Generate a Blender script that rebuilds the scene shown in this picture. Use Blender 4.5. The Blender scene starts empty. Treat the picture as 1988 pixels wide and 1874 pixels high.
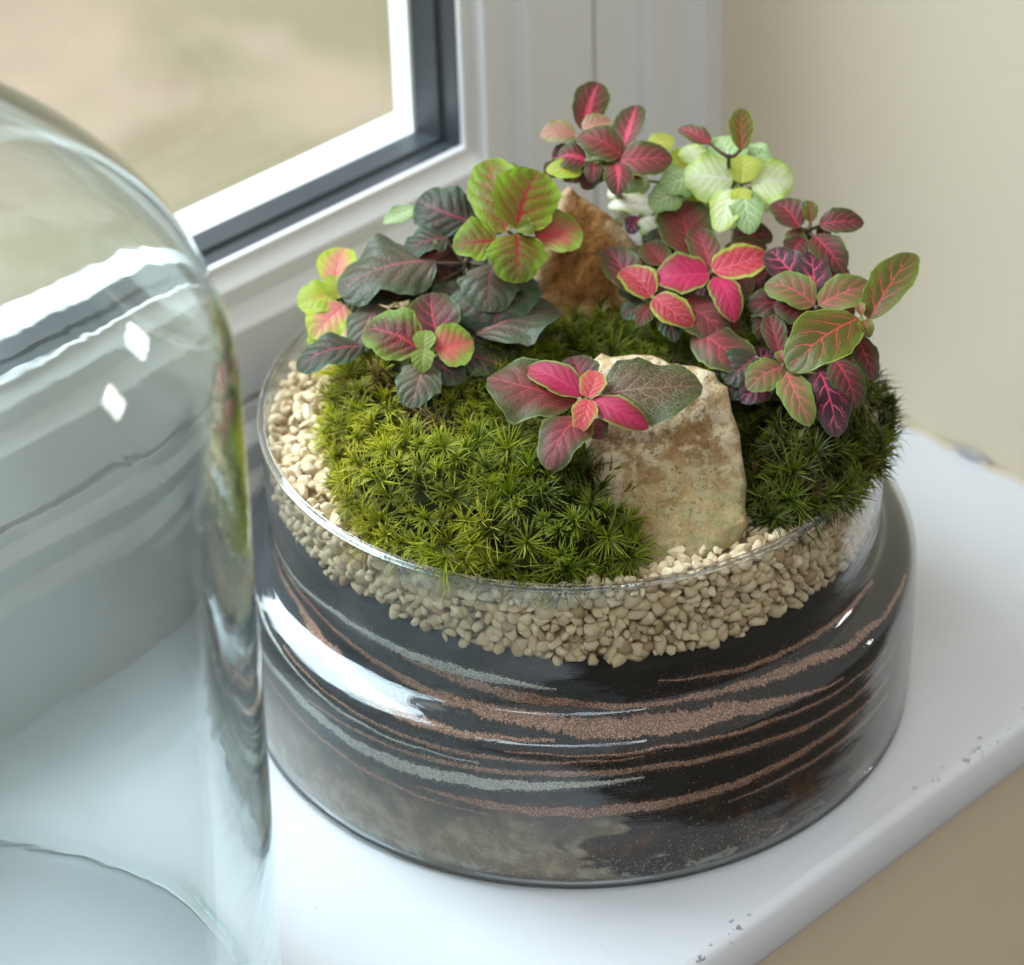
import bpy, bmesh, math, random
import numpy as np
from mathutils import Vector, Matrix, noise
random.seed(7); rng = np.random.default_rng(11)
scn = bpy.context.scene
COL = scn.collection
R = math.radians

# ------------------------------------------------------------------ camera
F_PX, PITCH, YAW, ROLL = 5695.6, 0.61113, 0.74694, -0.03284
CAM = Vector((-0.54692, -0.56100, 0.62654))
FWD = Vector((math.sin(YAW)*math.cos(PITCH), math.cos(YAW)*math.cos(PITCH), -math.sin(PITCH)))
_r = Vector((math.cos(YAW), -math.sin(YAW), 0)); _u = _r.cross(FWD)
RGT = math.cos(ROLL)*_r + math.sin(ROLL)*_u
UPV = -math.sin(ROLL)*_r + math.cos(ROLL)*_u
cd = bpy.data.cameras.new('camera'); cam = bpy.data.objects.new('camera', cd); COL.objects.link(cam)
cam.matrix_world = Matrix(((RGT.x, UPV.x, -FWD.x, CAM.x), (RGT.y, UPV.y, -FWD.y, CAM.y), (RGT.z, UPV.z, -FWD.z, CAM.z), (0, 0, 0, 1)))
cd.sensor_width = 36; cd.lens = F_PX/1988*36; cd.clip_start = 0.02; cd.clip_end = 200
cd.dof.use_dof = True; cd.dof.focus_distance = 0.866; cd.dof.aperture_fstop = 10.0
scn.camera = cam

# ------------------------------------------------------------------ light
w = bpy.data.worlds.new('World'); scn.world = w; w.use_nodes = True
bg = w.node_tree.nodes['Background']
bg.inputs[0].default_value = (1.0, 0.985, 0.955, 1); bg.inputs[1].default_value = 0.43
scn.view_settings.view_transform = 'Standard'; scn.view_settings.look = 'None'
scn.view_settings.exposure = 0.22; scn.view_settings.gamma = 1.0
scn.cycles.use_denoising = True
scn.cycles.max_bounces = 18; scn.cycles.transmission_bounces = 16; scn.cycles.glossy_bounces = 8
scn.cycles.transparent_max_bounces = 16; scn.cycles.diffuse_bounces = 4
scn.cycles.sample_clamp_indirect = 0.0; scn.cycles.blur_glossy = 0.6

def area(name, loc, aim, sx, sy, power, col):
    ld = bpy.data.lights.new(name, 'AREA'); ld.shape = 'RECTANGLE'; ld.size = sx; ld.size_y = sy
    ld.energy = power; ld.color = col
    o = bpy.data.objects.new(name, ld); COL.objects.link(o); o.location = loc
    o.rotation_euler = (Vector(aim)-Vector(loc)).to_track_quat('-Z', 'Y').to_euler()
    return o
area('window_daylight', (-0.62, 0.98, 1.38), (-0.05, 0.0, 0.05), 1.5, 1.0, 74, (0.73, 0.86, 1.0))
area('room_back_window_light', (-1.75, -1.60, 2.75), (-0.1, -0.1, 0.1), 2.6, 0.55, 30, (0.80, 0.90, 1.0))
area('outdoor_sky_light', (.9, 2.6, 3.0), (.9, 2.2, -.75), 3.0, 3.0, 46, (1.0, .985, .95))
# two small panes of far windows in the room, each split by a glazing bar: the glints on the cloche
for wx, wy, wz, cc in ((2.70, -.62, .80, (.93, .97, 1.0)), (2.35, -1.49, .86, (1.0, .96, .90))):
    for k in (-1, 1):
        for h in (-1, 1):
            area('far_window_pane_light', (wx+.03*k, wy-.055*k, wz+.095*h), (-.23, -.1, .27), .075, .165, 1.05, cc)

# ------------------------------------------------------------------ helpers
def ray(px, py):
    return (FWD*F_PX + RGT*(px-994) - UPV*(py-937)).normalized()
def at_z(px, py, z):
    d = ray(px, py); return CAM + d*((z-CAM.z)/d.z)
def tag(o, label=None, cat=None, group=None, kind=None):
    if label: o['label'] = label
    if cat: o['category'] = cat
    if group: o['group'] = group
    if kind: o['kind'] = kind
    return o
def link(name, me, mat=None, parent=None, smooth=True):
    if mat is not None:
        me.materials.clear(); me.materials.append(mat)
    if smooth:
        me.polygons.foreach_set('use_smooth', np.ones(len(me.polygons), bool))
    o = bpy.data.objects.new(name, me); COL.objects.link(o)
    if parent is not None: o.parent = parent
    return o
def empty(name, loc=(0, 0, 0)):
    o = bpy.data.objects.new(name, None); COL.objects.link(o); o.location = loc; o.empty_display_size = .01
    return o
def mesh(name, v, f):
    me = bpy.data.meshes.new(name); me.from_pydata([tuple(a) for a in v], [], f); me.update(); return me
def mesh_np(name, V, faces3, faces4=None):
    """fast mesh from arrays: triangles and quads"""
    f4 = np.zeros((0, 4), int) if faces4 is None else faces4
    me = bpy.data.meshes.new(name)
    me.vertices.add(len(V)); me.vertices.foreach_set('co', V.astype(np.float32).ravel())
    nl = len(faces3)*3+len(f4)*4
    me.loops.add(nl)
    me.loops.foreach_set('vertex_index', np.concatenate([faces3.ravel(), f4.ravel()]).astype(np.int32))
    me.polygons.add(len(faces3)+len(f4))
    st = np.concatenate([np.arange(len(faces3))*3, len(faces3)*3+np.arange(len(f4))*4]).astype(np.int32)
    me.polygons.foreach_set('loop_start', st)
    me.update(calc_edges=True); me.validate(); return me
def lathe(name, prof, n=128, closed=False, wob=None):
    v = []; f = []
    for i, (r, z) in enumerate(prof):
        for k in range(n):
            a = 2*math.pi*k/n
            rr = r + (wob(a, z, i) if wob else 0)
            v.append((rr*math.cos(a), rr*math.sin(a), z))
    m = len(prof)
    for i in range(m if closed else m-1):
        j = (i+1) % m
        for k in range(n):
            k2 = (k+1) % n
            f.append((i*n+k, i*n+k2, j*n+k2, j*n+k))
    return mesh(name, v, f)
def tube(bm, pts, rad, n=7):
    prev = None; rings = []
    for i, p in enumerate(pts):
        p = Vector(p); t = (Vector(pts[min(i+1, len(pts)-1)])-Vector(pts[max(i-1, 0)])).normalized()
        a = t.orthogonal().normalized() if prev is None else (prev-t*prev.dot(t)).normalized()
        prev = a; b = t.cross(a); r = rad[i] if isinstance(rad, (list, tuple)) else rad
        rings.append([bm.verts.new(p+(a*math.cos(2*math.pi*k/n)+b*math.sin(2*math.pi*k/n))*r) for k in range(n)])
    for A, B in zip(rings, rings[1:]):
        for k in range(n): bm.faces.new((A[k], A[(k+1) % n], B[(k+1) % n], B[k]))
    bm.faces.new(rings[0][::-1]); bm.faces.new(rings[-1])
def bm_mesh(name, bm):
    bmesh.ops.recalc_face_normals(bm, faces=bm.faces)
    me = bpy.data.meshes.new(name); bm.to_mesh(me); bm.free(); return me

# ------------------------------------------------------------------ node helper
class NT:
    def __init__(s, name):
        s.m = bpy.data.materials.new(name); s.m.use_nodes = True; s.t = s.m.node_tree; s.N = s.t.nodes
        s.N.clear(); s.out = s.N.new('ShaderNodeOutputMaterial')
    def put(s, sock, val):
        if val is None: return
        if hasattr(val, 'is_output'): s.t.links.new(val, sock)
        else:
            if sock.type == 'RGBA' and not hasattr(val, '__len__'): val = (val, val, val, 1)
            elif sock.type == 'RGBA' and len(val) == 3: val = tuple(val)+(1,)
            sock.default_value = val
    def math(s, op, a, b=None, c=None, clamp=False):
        n = s.N.new('ShaderNodeMath'); n.operation = op; n.use_clamp = clamp
        s.put(n.inputs[0], a); s.put(n.inputs[1], b); s.put(n.inputs[2], c); return n.outputs[0]
    def mix(s, f, a, b, mode='MIX'):
        n = s.N.new('ShaderNodeMix'); n.data_type = 'RGBA'; n.blend_type = mode
        s.put(n.inputs[0], f); s.put(n.inputs[6], a); s.put(n.inputs[7], b); return n.outputs[2]
    def ss(s, v, lo, hi, a=0.0, b=1.0):
        n = s.N.new('ShaderNodeMapRange'); n.interpolation_type = 'SMOOTHSTEP'
        s.put(n.inputs[0], v); s.put(n.inputs[1], lo); s.put(n.inputs[2], hi); s.put(n.inputs[3], a); s.put(n.inputs[4], b); return n.outputs[0]
    def noise(s, vec, scale, detail=3, rough=.55, dist=0, w4=None):
        n = s.N.new('ShaderNodeTexNoise'); s.put(n.inputs['Vector'], vec); n.inputs['Scale'].default_value = scale
        n.inputs['Detail'].default_value = detail; n.inputs['Roughness'].default_value = rough; n.inputs['Distortion'].default_value = dist
        if w4 is not None: n.noise_dimensions = '4D'; s.put(n.inputs['W'], w4)
        return n.outputs[0]
    def vor(s, vec, scale, feat='DISTANCE_TO_EDGE', rand=1.0):
        n = s.N.new('ShaderNodeTexVoronoi'); n.feature = feat; s.put(n.inputs['Vector'], vec); n.inputs['Scale'].default_value = scale
        n.inputs['Randomness'].default_value = rand; return n.outputs[0]
    def coord(s, which='Object'):
        return s.N.new('ShaderNodeTexCoord').outputs[which]
    def sep(s, v):
        n = s.N.new('ShaderNodeSeparateXYZ'); s.put(n.inputs[0], v); return n.outputs
    def comb(s, x, y, z):
        n = s.N.new('ShaderNodeCombineXYZ'); s.put(n.inputs[0], x); s.put(n.inputs[1], y); s.put(n.inputs[2], z); return n.outputs[0]
    def attr(s, name):
        n = s.N.new('ShaderNodeAttribute'); n.attribute_name = name; return n.outputs
    def rnd(s): return s.N.new('ShaderNodeObjectInfo').outputs['Random']
    def scale(s, v, k):
        n = s.N.new('ShaderNodeVectorMath'); n.operation = 'MULTIPLY'; s.put(n.inputs[0], v); n.inputs[1].default_value = k; return n.outputs[0]
    def hsv(s, c, h=.5, sat=1., v=1.):
        n = s.N.new('ShaderNodeHueSaturation'); s.put(n.inputs['Hue'], h); s.put(n.inputs['Saturation'], sat); s.put(n.inputs['Value'], v); s.put(n.inputs['Color'], c); return n.outputs[0]
    def bump(s, h, strength=.3, dist=.001):
        n = s.N.new('ShaderNodeBump'); n.inputs['Strength'].default_value = strength; n.inputs['Distance'].default_value = dist; s.put(n.inputs['Height'], h); return n.outputs[0]
    def bsdf(s, col, rough=.5, spec=.5, normal=None, **kw):
        n = s.N.new('ShaderNodeBsdfPrincipled'); s.put(n.inputs['Base Color'], col); s.put(n.inputs['Roughness'], rough)
        s.put(n.inputs['Specular IOR Level'], spec); s.put(n.inputs['Normal'], normal)
        for k, v in kw.items(): s.put(n.inputs[k.replace('_', ' ')], v)
        return n.outputs[0]
    def addtrans(s, sh, col, fac):
        t = s.N.new('ShaderNodeBsdfTranslucent'); s.put(t.inputs[0], col)
        m = s.N.new('ShaderNodeMixShader'); s.put(m.inputs[0], fac); s.t.links.new(sh, m.inputs[1]); s.t.links.new(t.outputs[0], m.inputs[2]); return m.outputs[0]
    def done(s, sh, vol=None):
        s.t.links.new(sh, s.out.inputs[0])
        if vol is not None: s.t.links.new(vol, s.out.inputs[1])
        return s.m

# ------------------------------------------------------------------ setting materials
def m_sill():
    n = NT('sill_paint'); P = n.coord(); x, y, z = n.sep(P)
    n1 = n.noise(P, 14, 4); n2 = n.noise(P, 420, 5, .7); n3 = n.noise(n.scale(P, (1, 1.6, 1)), 230, 4, .65)
    col = n.mix(n.ss(n1, .35, .75), (.75, .755, .765, 1), (.70, .71, .725, 1))
    # chipped specks along the front arris, a few grubby specks elsewhere
    edge = n.math('MULTIPLY', n.ss(y, -.1165, -.1245), n.ss(z, -.004, -.001))
    band = n.math('MULTIPLY', edge, n.ss(n.noise(P, 22, 2), .42, .60))
    chip = n.ss(n.math('ADD', n3, n.math('MULTIPLY', band, .17)), .722, .752)
    col = n.mix(n.math('MULTIPLY', chip, .70), col, (.10, .10, .12, 1))
    speck = n.ss(n.noise(P, 130, 5, .6), .715, .77)
    col = n.mix(n.math('MULTIPLY', speck, .45), col, (.30, .28, .27, 1))
    br = n.noise(n.scale(P, (1, 14, 1)), 26, 4, .6)
    b = n.math('ADD', n.math('ADD', n.math('MULTIPLY', n1, .6), n.math('MULTIPLY', br, .12)), n.math('MULTIPLY', n2, .10))
    col = n.mix(n.ss(n.noise(P, 6, 5, .65, .4), .52, .72, 0, .5), col, (.66, .655, .63, 1))
    sc_ = n.ss(n.vor(n.scale(P, (1, .6, 1)), 34), .012, .003); col = n.mix(n.math('MULTIPLY', n.math('MULTIPLY', sc_, n.ss(n.noise(P, 30, 2), .58, .66)), .10), col, (.40, .39, .38, 1))
    return n.done(n.bsdf(col, n.ss(n1, .3, .7, .34, .46), .45, n.bump(b, .25, .002)))
def m_paint(name, c1, c2, rough, sc=9, bump=.08):
    n = NT(name); P = n.coord()
    a = n.noise(P, sc, 4); b = n.noise(P, 300, 3)
    return n.done(n.bsdf(n.mix(n.ss(a, .3, .7), c1, c2), rough, .45, n.bump(b, bump, .001)))
def m_lawn():
    n = NT('dry_lawn'); P = n.coord()
    a = n.noise(P, 2.3, 3, .5, .4); b = n.noise(P, 3.7, 4, .6); c = n.noise(P, 60, 4, .7); d = n.noise(P, 9, 4, .6)
    col = n.mix(n.ss(a, .40, .58), (.62, .49, .36, 1), (.40, .355, .225, 1))
    col = n.mix(n.ss(b, .52, .66), col, (.44, .31, .23, 1))
    col = n.mix(n.ss(d, .5, .7, 0, .6), col, (.62, .52, .39, 1))
    col = n.mix(n.ss(c, .3, .8, 0, .3), col, (.64, .55, .42, 1))
    return n.done(n.bsdf(col, .95, .1))
def m_glass(name, col, dens, bumpk=0, lowk=0):
    n = NT(name); P = n.coord('Object'); nor = None
    if bumpk:
        a = n.noise(n.scale(P, (1, 1, 3.2)), 16, 2, .5, .4); b = n.noise(n.scale(P, (1, 1, .55)), 75, 2, .5)
        h = n.math('ADD', n.math('MULTIPLY', a, lowk), n.math('MULTIPLY', b, bumpk))
        nor = n.bump(h, 1.0, 1.0)
    g = n.N.new('ShaderNodeBsdfGlass'); g.inputs['IOR'].default_value = 1.47; g.inputs['Roughness'].default_value = 0
    n.put(g.inputs['Color'], (1, 1, 1, 1)); n.put(g.inputs['Normal'], nor)
    v = n.N.new('ShaderNodeVolumeAbsorption'); n.put(v.inputs[0], col); v.inputs[1].default_value = dens
    return n.done(g.outputs[0], v.outputs[0])
def m_thin(name, tint, wavy=0):
    '''thin clear wall: passes light straight on, reflects by its facing angle'''
    n = NT(name); tr = n.N.new('ShaderNodeBsdfTransparent'); n.put(tr.inputs[0], tint)
    gl = n.N.new('ShaderNodeBsdfGlossy'); gl.inputs['Roughness'].default_value = .012
    lw = n.N.new('ShaderNodeLayerWeight'); lw.inputs[0].default_value = .5
    f = n.math('ADD', n.math('MULTIPLY', n.math('POWER', lw.outputs['Facing'], 4), .90), .04)
    if wavy:
        P = n.coord(); n.put(gl.inputs['Normal'], n.bump(n.math('ADD', n.noise(n.scale(P, (1, 1, 2.5)), 18, 2, .5, .3), n.math('MULTIPLY', n.noise(n.scale(P, (1, 1, 9)), 22, 3, .6), .25)), 1.0, wavy))
    mx = n.N.new('ShaderNodeMixShader'); n.put(mx.inputs[0], f); n.t.links.new(tr.outputs[0], mx.inputs[1]); n.t.links.new(gl.outputs[0], mx.inputs[2])
    return n.done(mx.outputs[0])
M = dict(
    sill=m_sill(),
    wall=m_paint('cream_wall_paint', (.75, .645, .475, 1), (.71, .61, .45, 1), .75, 5, .15),
    low_wall=m_paint('ochre_wall_paint', (.72, .60, .42, 1), (.68, .565, .39, 1), .8, 5, .15),
    frame=m_paint('white_window_paint', (.74, .725, .695, 1), (.71, .695, .665, 1), .38, 7, .04),
    ledge=m_paint('white_outer_ledge', (.86, .86, .84, 1), (.82, .82, .80, 1), .5, 7, .04),
    gasket=m_paint('black_seal', (.036, .043, .048, 1), (.05, .056, .06, 1), .36, 20, .1),
    joint=m_paint('dark_joint', (.40, .385, .36, 1), (.46, .44, .42, 1), .9, 50, .1),
    lawn=m_lawn(),
    cloche=m_glass('cloche_glass', (.03, .68, .58, 1), 20, .000006, .00012),
    rim=m_glass('rim_glass', (.40, .78, .62, 1), 8),
    dish=m_thin('dish_glass', (.975, .985, .975, 1), .0016),
)
M['pane'] = m_thin('float_glass', (.95, .98, .965, 1))
M['floor'] = m_paint('brown_floor', (.075, .058, .042, 1), (.055, .042, .03, 1), .5, 6, .1)

# ------------------------------------------------------------------ setting
# sill: a board with a softly rounded nose
XL, XW, YB = -1.6, 0.1918, 0.112
nose = [(YB, 0), (-.118, 0), (-.1235, -.0003), (-.1258, -.0014), (-.1268, -.0034), (-.1275, -.009), (-.1275, -.017), (-.1262, -.0205), (-.1235, -.0222), (-.09, -.0225), (-.09, -.04), (YB, -.04)]
v = []; f = []
for x in np.linspace(XL, XW-.0006, 60):
    v += [(x, y, z) for y, z in nose]
k = len(nose)
for i in range(59):
    for j in range(k): f.append((i*k+j, i*k+(j+1) % k, (i+1)*k+(j+1) % k, (i+1)*k+j))
f += [tuple(range(k))[::-1], tuple(range(59*k, 60*k))]
bm = bmesh.new(); bm.from_mesh(mesh('t', v, f)); sill = link('window_sill', bm_mesh('window_sill', bm), M['sill'], smooth=False)
for p in sill.data.polygons: p.use_smooth = abs(p.normal.z) < .98 and abs(p.normal.x) < .5
tag(sill, 'white painted wooden window sill with chipped front edge under the glass dish', 'sill', kind='structure')
def quad(name, pts, mat, kind='structure', label=None, cat=None):
    o = link(name, mesh(name, pts, [tuple(range(len(pts)))]), mat, smooth=False); tag(o, label, cat, kind=kind); return o
def box(name, lo, hi, mat, parent=None, bev=.0):
    bm = bmesh.new(); bmesh.ops.create_cube(bm, size=1)
    for vv in bm.verts: vv.co = Vector([(lo[i]+hi[i])/2+vv.co[i]*(hi[i]-lo[i]) for i in range(3)])
    if bev: bmesh.ops.bevel(bm, geom=list(bm.edges), offset=bev, segments=2, affect='EDGES')
    return link(name, bm_mesh(name, bm), mat, parent, False)
# reveal wall on the right (thin edge of the room wall), and the wall below the sill
wall = box('wall_right', (XW, -.135, -.9), (XW+.12, .18, 2.2), M['wall']); tag(wall, kind='structure')
lw = box('wall_below_sill', (XL, -.112, -1.2), (XW+2.0, -.092, -.0405), M['low_wall']); tag(lw, kind='structure')
# crumbly filler at the foot of the wall
bm = bmesh.new()
pts = [Vector((XW-.0012+.0008*math.sin(y*300), y, .0006)) for y in np.linspace(-.12, .11, 60)]
tube(bm, pts, [.0009+.0002*random.random() for _ in pts], 6)
o = link('filler_bead', bm_mesh('filler_bead', bm), M['wall']); tag(o, kind='structure')
bm = bmesh.new(); c = at_z(1882, 876, .004)
bmesh.ops.create_icosphere(bm, subdivisions=3, radius=1)
for vv in bm.verts: vv.co = Vector((vv.co.x*.0016, vv.co.y*.008, vv.co.z*.0022))*(1+.4*noise.noise(vv.co*3))
o = link('plaster_chip', bm_mesh('plaster_chip', bm), M['joint']); o.location = (XW-.001, c.y, .0015)
tag(o, 'small dark gap where plaster crumbled between wall and sill', 'gap')
# lawn outside
g = 30
lawn = quad('lawn', [(-g, .30, -.75), (g, .30, -.75), (g, g, -.75), (-g, g, -.75)], M['lawn'])

floor = quad('floor', [(-6, -8, -.9), (6, -8, -.9), (6, -.10, -.9), (-6, -.10, -.9)], M['floor'])

# window: mitred bottom rail + right jamb, one profile (index -> y, bottom z, right x)
win = empty('window', (0, YB, 0))
tag(win, 'white framed window with dark seal round its pane, looking out on parched lawn', 'window')
XF, ZT = -1.6, 1.3
def member(name, pr, mat):
    """pr: list of (y, z on the bottom rail, x on the jamb)"""
    v = []; f = []
    for y, z, x in pr: v += [(XF, y, z), (x, y, z), (x, y, ZT)]
    for i in range(len(pr)-1):
        a = i*3; b = a+3
        f += [(a, a+1, b+1, b), (a+1, a+2, b+2, b+1)]
    o = link(name, mesh(name, v, f), mat, win, False)
    o.location = -Vector((0, YB, 0)); return o
def rnd_prof(pr, r=.0016):
    """round the arrises of a profile"""
    out = [pr[0]]
    for a, b, c in zip(pr, pr[1:], pr[2:]):
        a, b, c = map(np.array, (a, b, c)); la, lc = np.linalg.norm(a-b), np.linalg.norm(c-b)
        ra, rc = min(r, la*.45)/la, min(r, lc*.45)/lc
        p, q = b+(a-b)*ra, b+(c-b)*rc
        for t in (0, .33, .67, 1): out.append(tuple((1-t)**2*p+2*t*(1-t)*b+t*t*q))
    out.append(pr[-1]); return out
member('outer_frame', rnd_prof([(.112, -.002, .1925), (.112, .0395, .1815), (.118, .0455, .1785), (.118, .0560, .1580), (.1235, .0610, .1552), (.1235, .068, .1362), (.1246, .0682, .136)]), M['frame'])
member('joint', [(.1241, .0675, .1365), (.1241, .0745, .131)], M['joint'])
member('sash', rnd_prof([(.1246, .0713, .1340), (.123, .0715, .1337), (.123, .0985, .1012), (.129, .1045, .0983), (.129, .1115, .0856), (.134, .1160, .0843), (.134, .1192, .0792), (.1362, .1194, .0790)], .0012), M['frame'])
member('seal', [(.1361, .1192, .0792), (.1365, .1185, .0785), (.144, .1183, .0783), (.145, .1200, .0765), (.1555, .1198, .0748)], M['gasket'])
member('outer_ledge', [(.1556, .1197, .0747), (.156, .1200, .0735), (.163, .1180, .0775), (.1805, .1138, .0865), (.1806, .10, .12)], M['ledge'])
pn = link('pane', mesh('pane', [(XF, .158, .113), (.082, .158, .113), (.082, .158, ZT), (XF, .158, ZT)], [(0, 1, 2, 3)]), M['pane'], win, False); pn.location = (0, -YB, 0)
# blocking outside skirt under the window so that no light comes up from below the frame
box('outer_wall', (XF, .150, -.75), (XW+.10, .1795, .099), M['wall'])['kind'] = 'structure'

# ------------------------------------------------------------------ glass dish
def rsmooth(pts, n=6):
    out = [pts[0]]
    for a, b, c in zip(pts, pts[1:], pts[2:]):
        a, b, c = map(np.array, (a, b, c)); p, q = (a+b)/2, (b+c)/2
        for t in np.linspace(0, 1, n): out.append(tuple((1-t)**2*p+2*t*(1-t)*b+t*t*q))
    out.append(pts[-1]); ded = [out[0]]
    for q in out[1:]:
        if math.hypot(q[0]-ded[-1][0], q[1]-ded[-1][1]) > 2e-5: ded.append(q)
    return ded
OUT = rsmooth([(.0005, .0006), (.095, .0006), (.104, .0006), (.1076, .0016), (.1118, .0042), (.1124, .008), (.1124, .028), (.1124, .044), (.1124, .0530), (.1114, .0582), (.1060, .0612), (.1008, .0632), (.1000, .0690), (.1000, .080), (.1000, .100), (.1000, .1085)], 6)
INN = rsmooth([(.0005, .0020), (.095, .0020), (.1060, .0021), (.1104, .0026), (.1113, .007), (.1113, .028), (.1113, .044), (.1113, .0522), (.1102, .0571), (.1050, .0600), (.0997, .0622), (.0988, .0690), (.0988, .080), (.0988, .100), (.0988, .1085)], 6)
dish = link('glass_dish', lathe('glass_dish', OUT+INN[::-1], 192, True), M['dish'])
lip = [(.0996+.0013*math.cos(t), .1092+.0012*math.sin(t)) for t in np.linspace(0, 2*math.pi, 15)[:-1]]
ft = [(.1098+.0019*math.cos(t), .0022+.0017*math.sin(t)) for t in np.linspace(0, 2*math.pi, 15)[:-1]]
link('foot_ring', lathe('foot_ring', ft, 256, True), M['rim'], dish)
link('rim', lathe('rim', lip, 256, True), M['rim'], dish)
tag(dish, 'low round clear glass dish with narrow neck and wide base, filled with sand and plants', 'glass dish')
def m_fog():
    n = NT('condensation'); P = n.coord(); x, y, z = n.sep(P)
    a = n.noise(n.scale(P, (1, 1, .7)), 55, 4, .6, .5); b = n.noise(P, 900, 2, .6)
    ang = n.math('ARCTAN2', y, x)
    m = n.math('MULTIPLY', n.ss(n.math('ADD', z, n.math('MULTIPLY', n.math('SUBTRACT', a, .5), .007)), .0995, .1035), n.ss(z, .1088, .1070))
    m = n.math('MULTIPLY', n.math('MULTIPLY', m, n.ss(a, .25, .6, .5, 1)), n.attr('fade')[2])
    d = n.N.new('ShaderNodeBsdfDiffuse'); n.put(d.inputs[0], (.72, .76, .72, 1)); t = n.N.new('ShaderNodeBsdfTransparent')
    mx = n.N.new('ShaderNodeMixShader'); n.put(mx.inputs[0], n.math('MULTIPLY', m, n.ss(b, .2, .8, .22, .40)))
    n.t.links.new(t.outputs[0], mx.inputs[1]); n.t.links.new(d.outputs[0], mx.inputs[2]); return n.done(mx.outputs[0])
v = []; f = []; fd = []
for i in range(81):
    a = R(186+54*i/80)
    for z in (.098, .101, .104, .1085): v.append((.0986*math.cos(a), .0986*math.sin(a), z)); fd.append(min(1, i/12, (80-i)/14))
for i in range(80):
    for j in range(3): f.append((i*4+j, (i+1)*4+j, (i+1)*4+j+1, i*4+j+1))
me = mesh('condensation', v, f); me.attributes.new('fade', 'FLOAT', 'POINT').data.foreach_set('value', np.array(fd, np.float32))
link('condensation', me, m_fog(), dish)
ZI = np.array([z for r, z in INN[14:]]); RI = np.array([r for r, z in INN[14:]])
_o = np.argsort(ZI); ZI, RI = ZI[_o], RI[_o]
def rin(z): return np.interp(z, ZI, RI)

# ------------------------------------------------------------------ layered sand
GB = np.array([(0, .0745), (60, .080), (120, .0855), (162, .0861), (176, .0850), (188, .0853), (197, .0825), (210, .0795), (225, .0778), (241, .0762), (257, .0760), (269, .0768), (286, .0750), (300, .0740), (360, .0745)])
def gbot(a): return np.interp(np.degrees(a) % 360, GB[:, 0], GB[:, 1])
def m_sand():
    n = NT('black_sand'); P = n.coord(); x, y, z = n.sep(P)
    g = n.noise(P, 2600, 2, .6); a = n.noise(n.scale(P, (1, 1, 2.2)), 60, 4, .6); b = n.noise(n.scale(P, (1, 1, 3)), 24, 3, .6, .6)
    # window reflection painted in: left side paler grey, right side black, lobed edge between
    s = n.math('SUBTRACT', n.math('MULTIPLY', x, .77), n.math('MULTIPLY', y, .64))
    glare = n.ss(n.math('ADD', s, n.math('MULTIPLY', n.math('SUBTRACT', b, .5), .11)), .006, -.002)
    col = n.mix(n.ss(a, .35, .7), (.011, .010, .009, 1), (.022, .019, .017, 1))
    glare_col = n.mix(n.ss(a, .3, .7), (.026, .030, .034, 1), (.050, .055, .062, 1))
    col = n.mix(glare, col, glare_col)
    # brown dust and pale flakes that settled low in the dish
    low = n.ss(n.math('ADD', z, n.math('MULTIPLY', n.math('SUBTRACT', a, .5), .030)), .040, .014)
    dust = n.mix(n.ss(n.noise(P, 140, 4, .6), .4, .65), (.21, .155, .10, 1), (.37, .30, .20, 1))
    dust_dark = n.mix(n.ss(n.noise(P, 90, 4, .6), .45, .7), (.016, .011, .008, 1), (.11, .048, .018, 1))  # darker dust, off the painted reflection
    col = n.mix(n.math('MULTIPLY', low, .95), col, n.mix(glare, dust_dark, dust))
    fl = n.math('MULTIPLY', n.ss(n.noise(n.scale(P, (1, 1, 1.6)), 75, 5, .7, .8), .50, .57), n.ss(z, .0095, .0045))
    col = n.mix(n.math('MULTIPLY', fl, .8), col, (.42, .42, .36, 1))
    sp = n.math('MULTIPLY', n.ss(g, .70, .78), n.math('ADD', n.math('MULTIPLY', glare, .4), .25))
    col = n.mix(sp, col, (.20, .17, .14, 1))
    return n.done(n.bsdf(col, .85, .25, n.bump(g, .4, .0006)))
def m_band(name, c1, c2, c3):
    n = NT(name); P = n.coord()
    g = n.noise(P, 2300, 2, .6); a = n.noise(P, 90, 4, .6); v = n.vor(P, 1500, 'F1')
    col = n.mix(n.ss(a, .35, .65), c1, c2); col = n.mix(n.ss(g, .50, .64), col, c3)
    col = n.mix(n.ss(g, .48, .36, 0, .8), col, tuple(k*.35 for k in c1[:3])+(1,))
    return n.done(n.bsdf(col, .7, .4, n.bump(v, .5, .0006)))
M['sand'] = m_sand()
M['copper'] = m_band('copper_sand', (.225, .108, .070, 1), (.315, .160, .108, 1), (.64, .41, .30, 1))
M['grey'] = m_band('grey_sand', (.40, .395, .35, 1), (.50, .49, .44, 1), (.78, .77, .71, 1))
na = 220; v = []; f = []
levels = np.linspace(0, 1, 70)**1.2
for i, t in enumerate(levels):
    for k in range(na):
        a = 2*math.pi*k/na; zt = float(gbot(a))+.0005
        z = .0026+(zt-.0026)*t; r = float(rin(z))-.0007
        v.append((r*math.cos(a), r*math.sin(a), z))
for i in range(69):
    for k in range(na): f.append((i*na+k, i*na+(k+1) % na, (i+1)*na+(k+1) % na, (i+1)*na+k))
v.append((0, 0, .083)); f += [(69*na+k, 69*na+(k+1) % na, len(v)-1) for k in range(na)]
v.append((0, 0, .0026)); f += [(((k+1) % na), k, len(v)-1) for k in range(na)]
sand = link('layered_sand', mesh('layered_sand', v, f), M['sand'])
tag(sand, 'black sand with copper and grey streaks layered inside the glass dish', 'sand')
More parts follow.
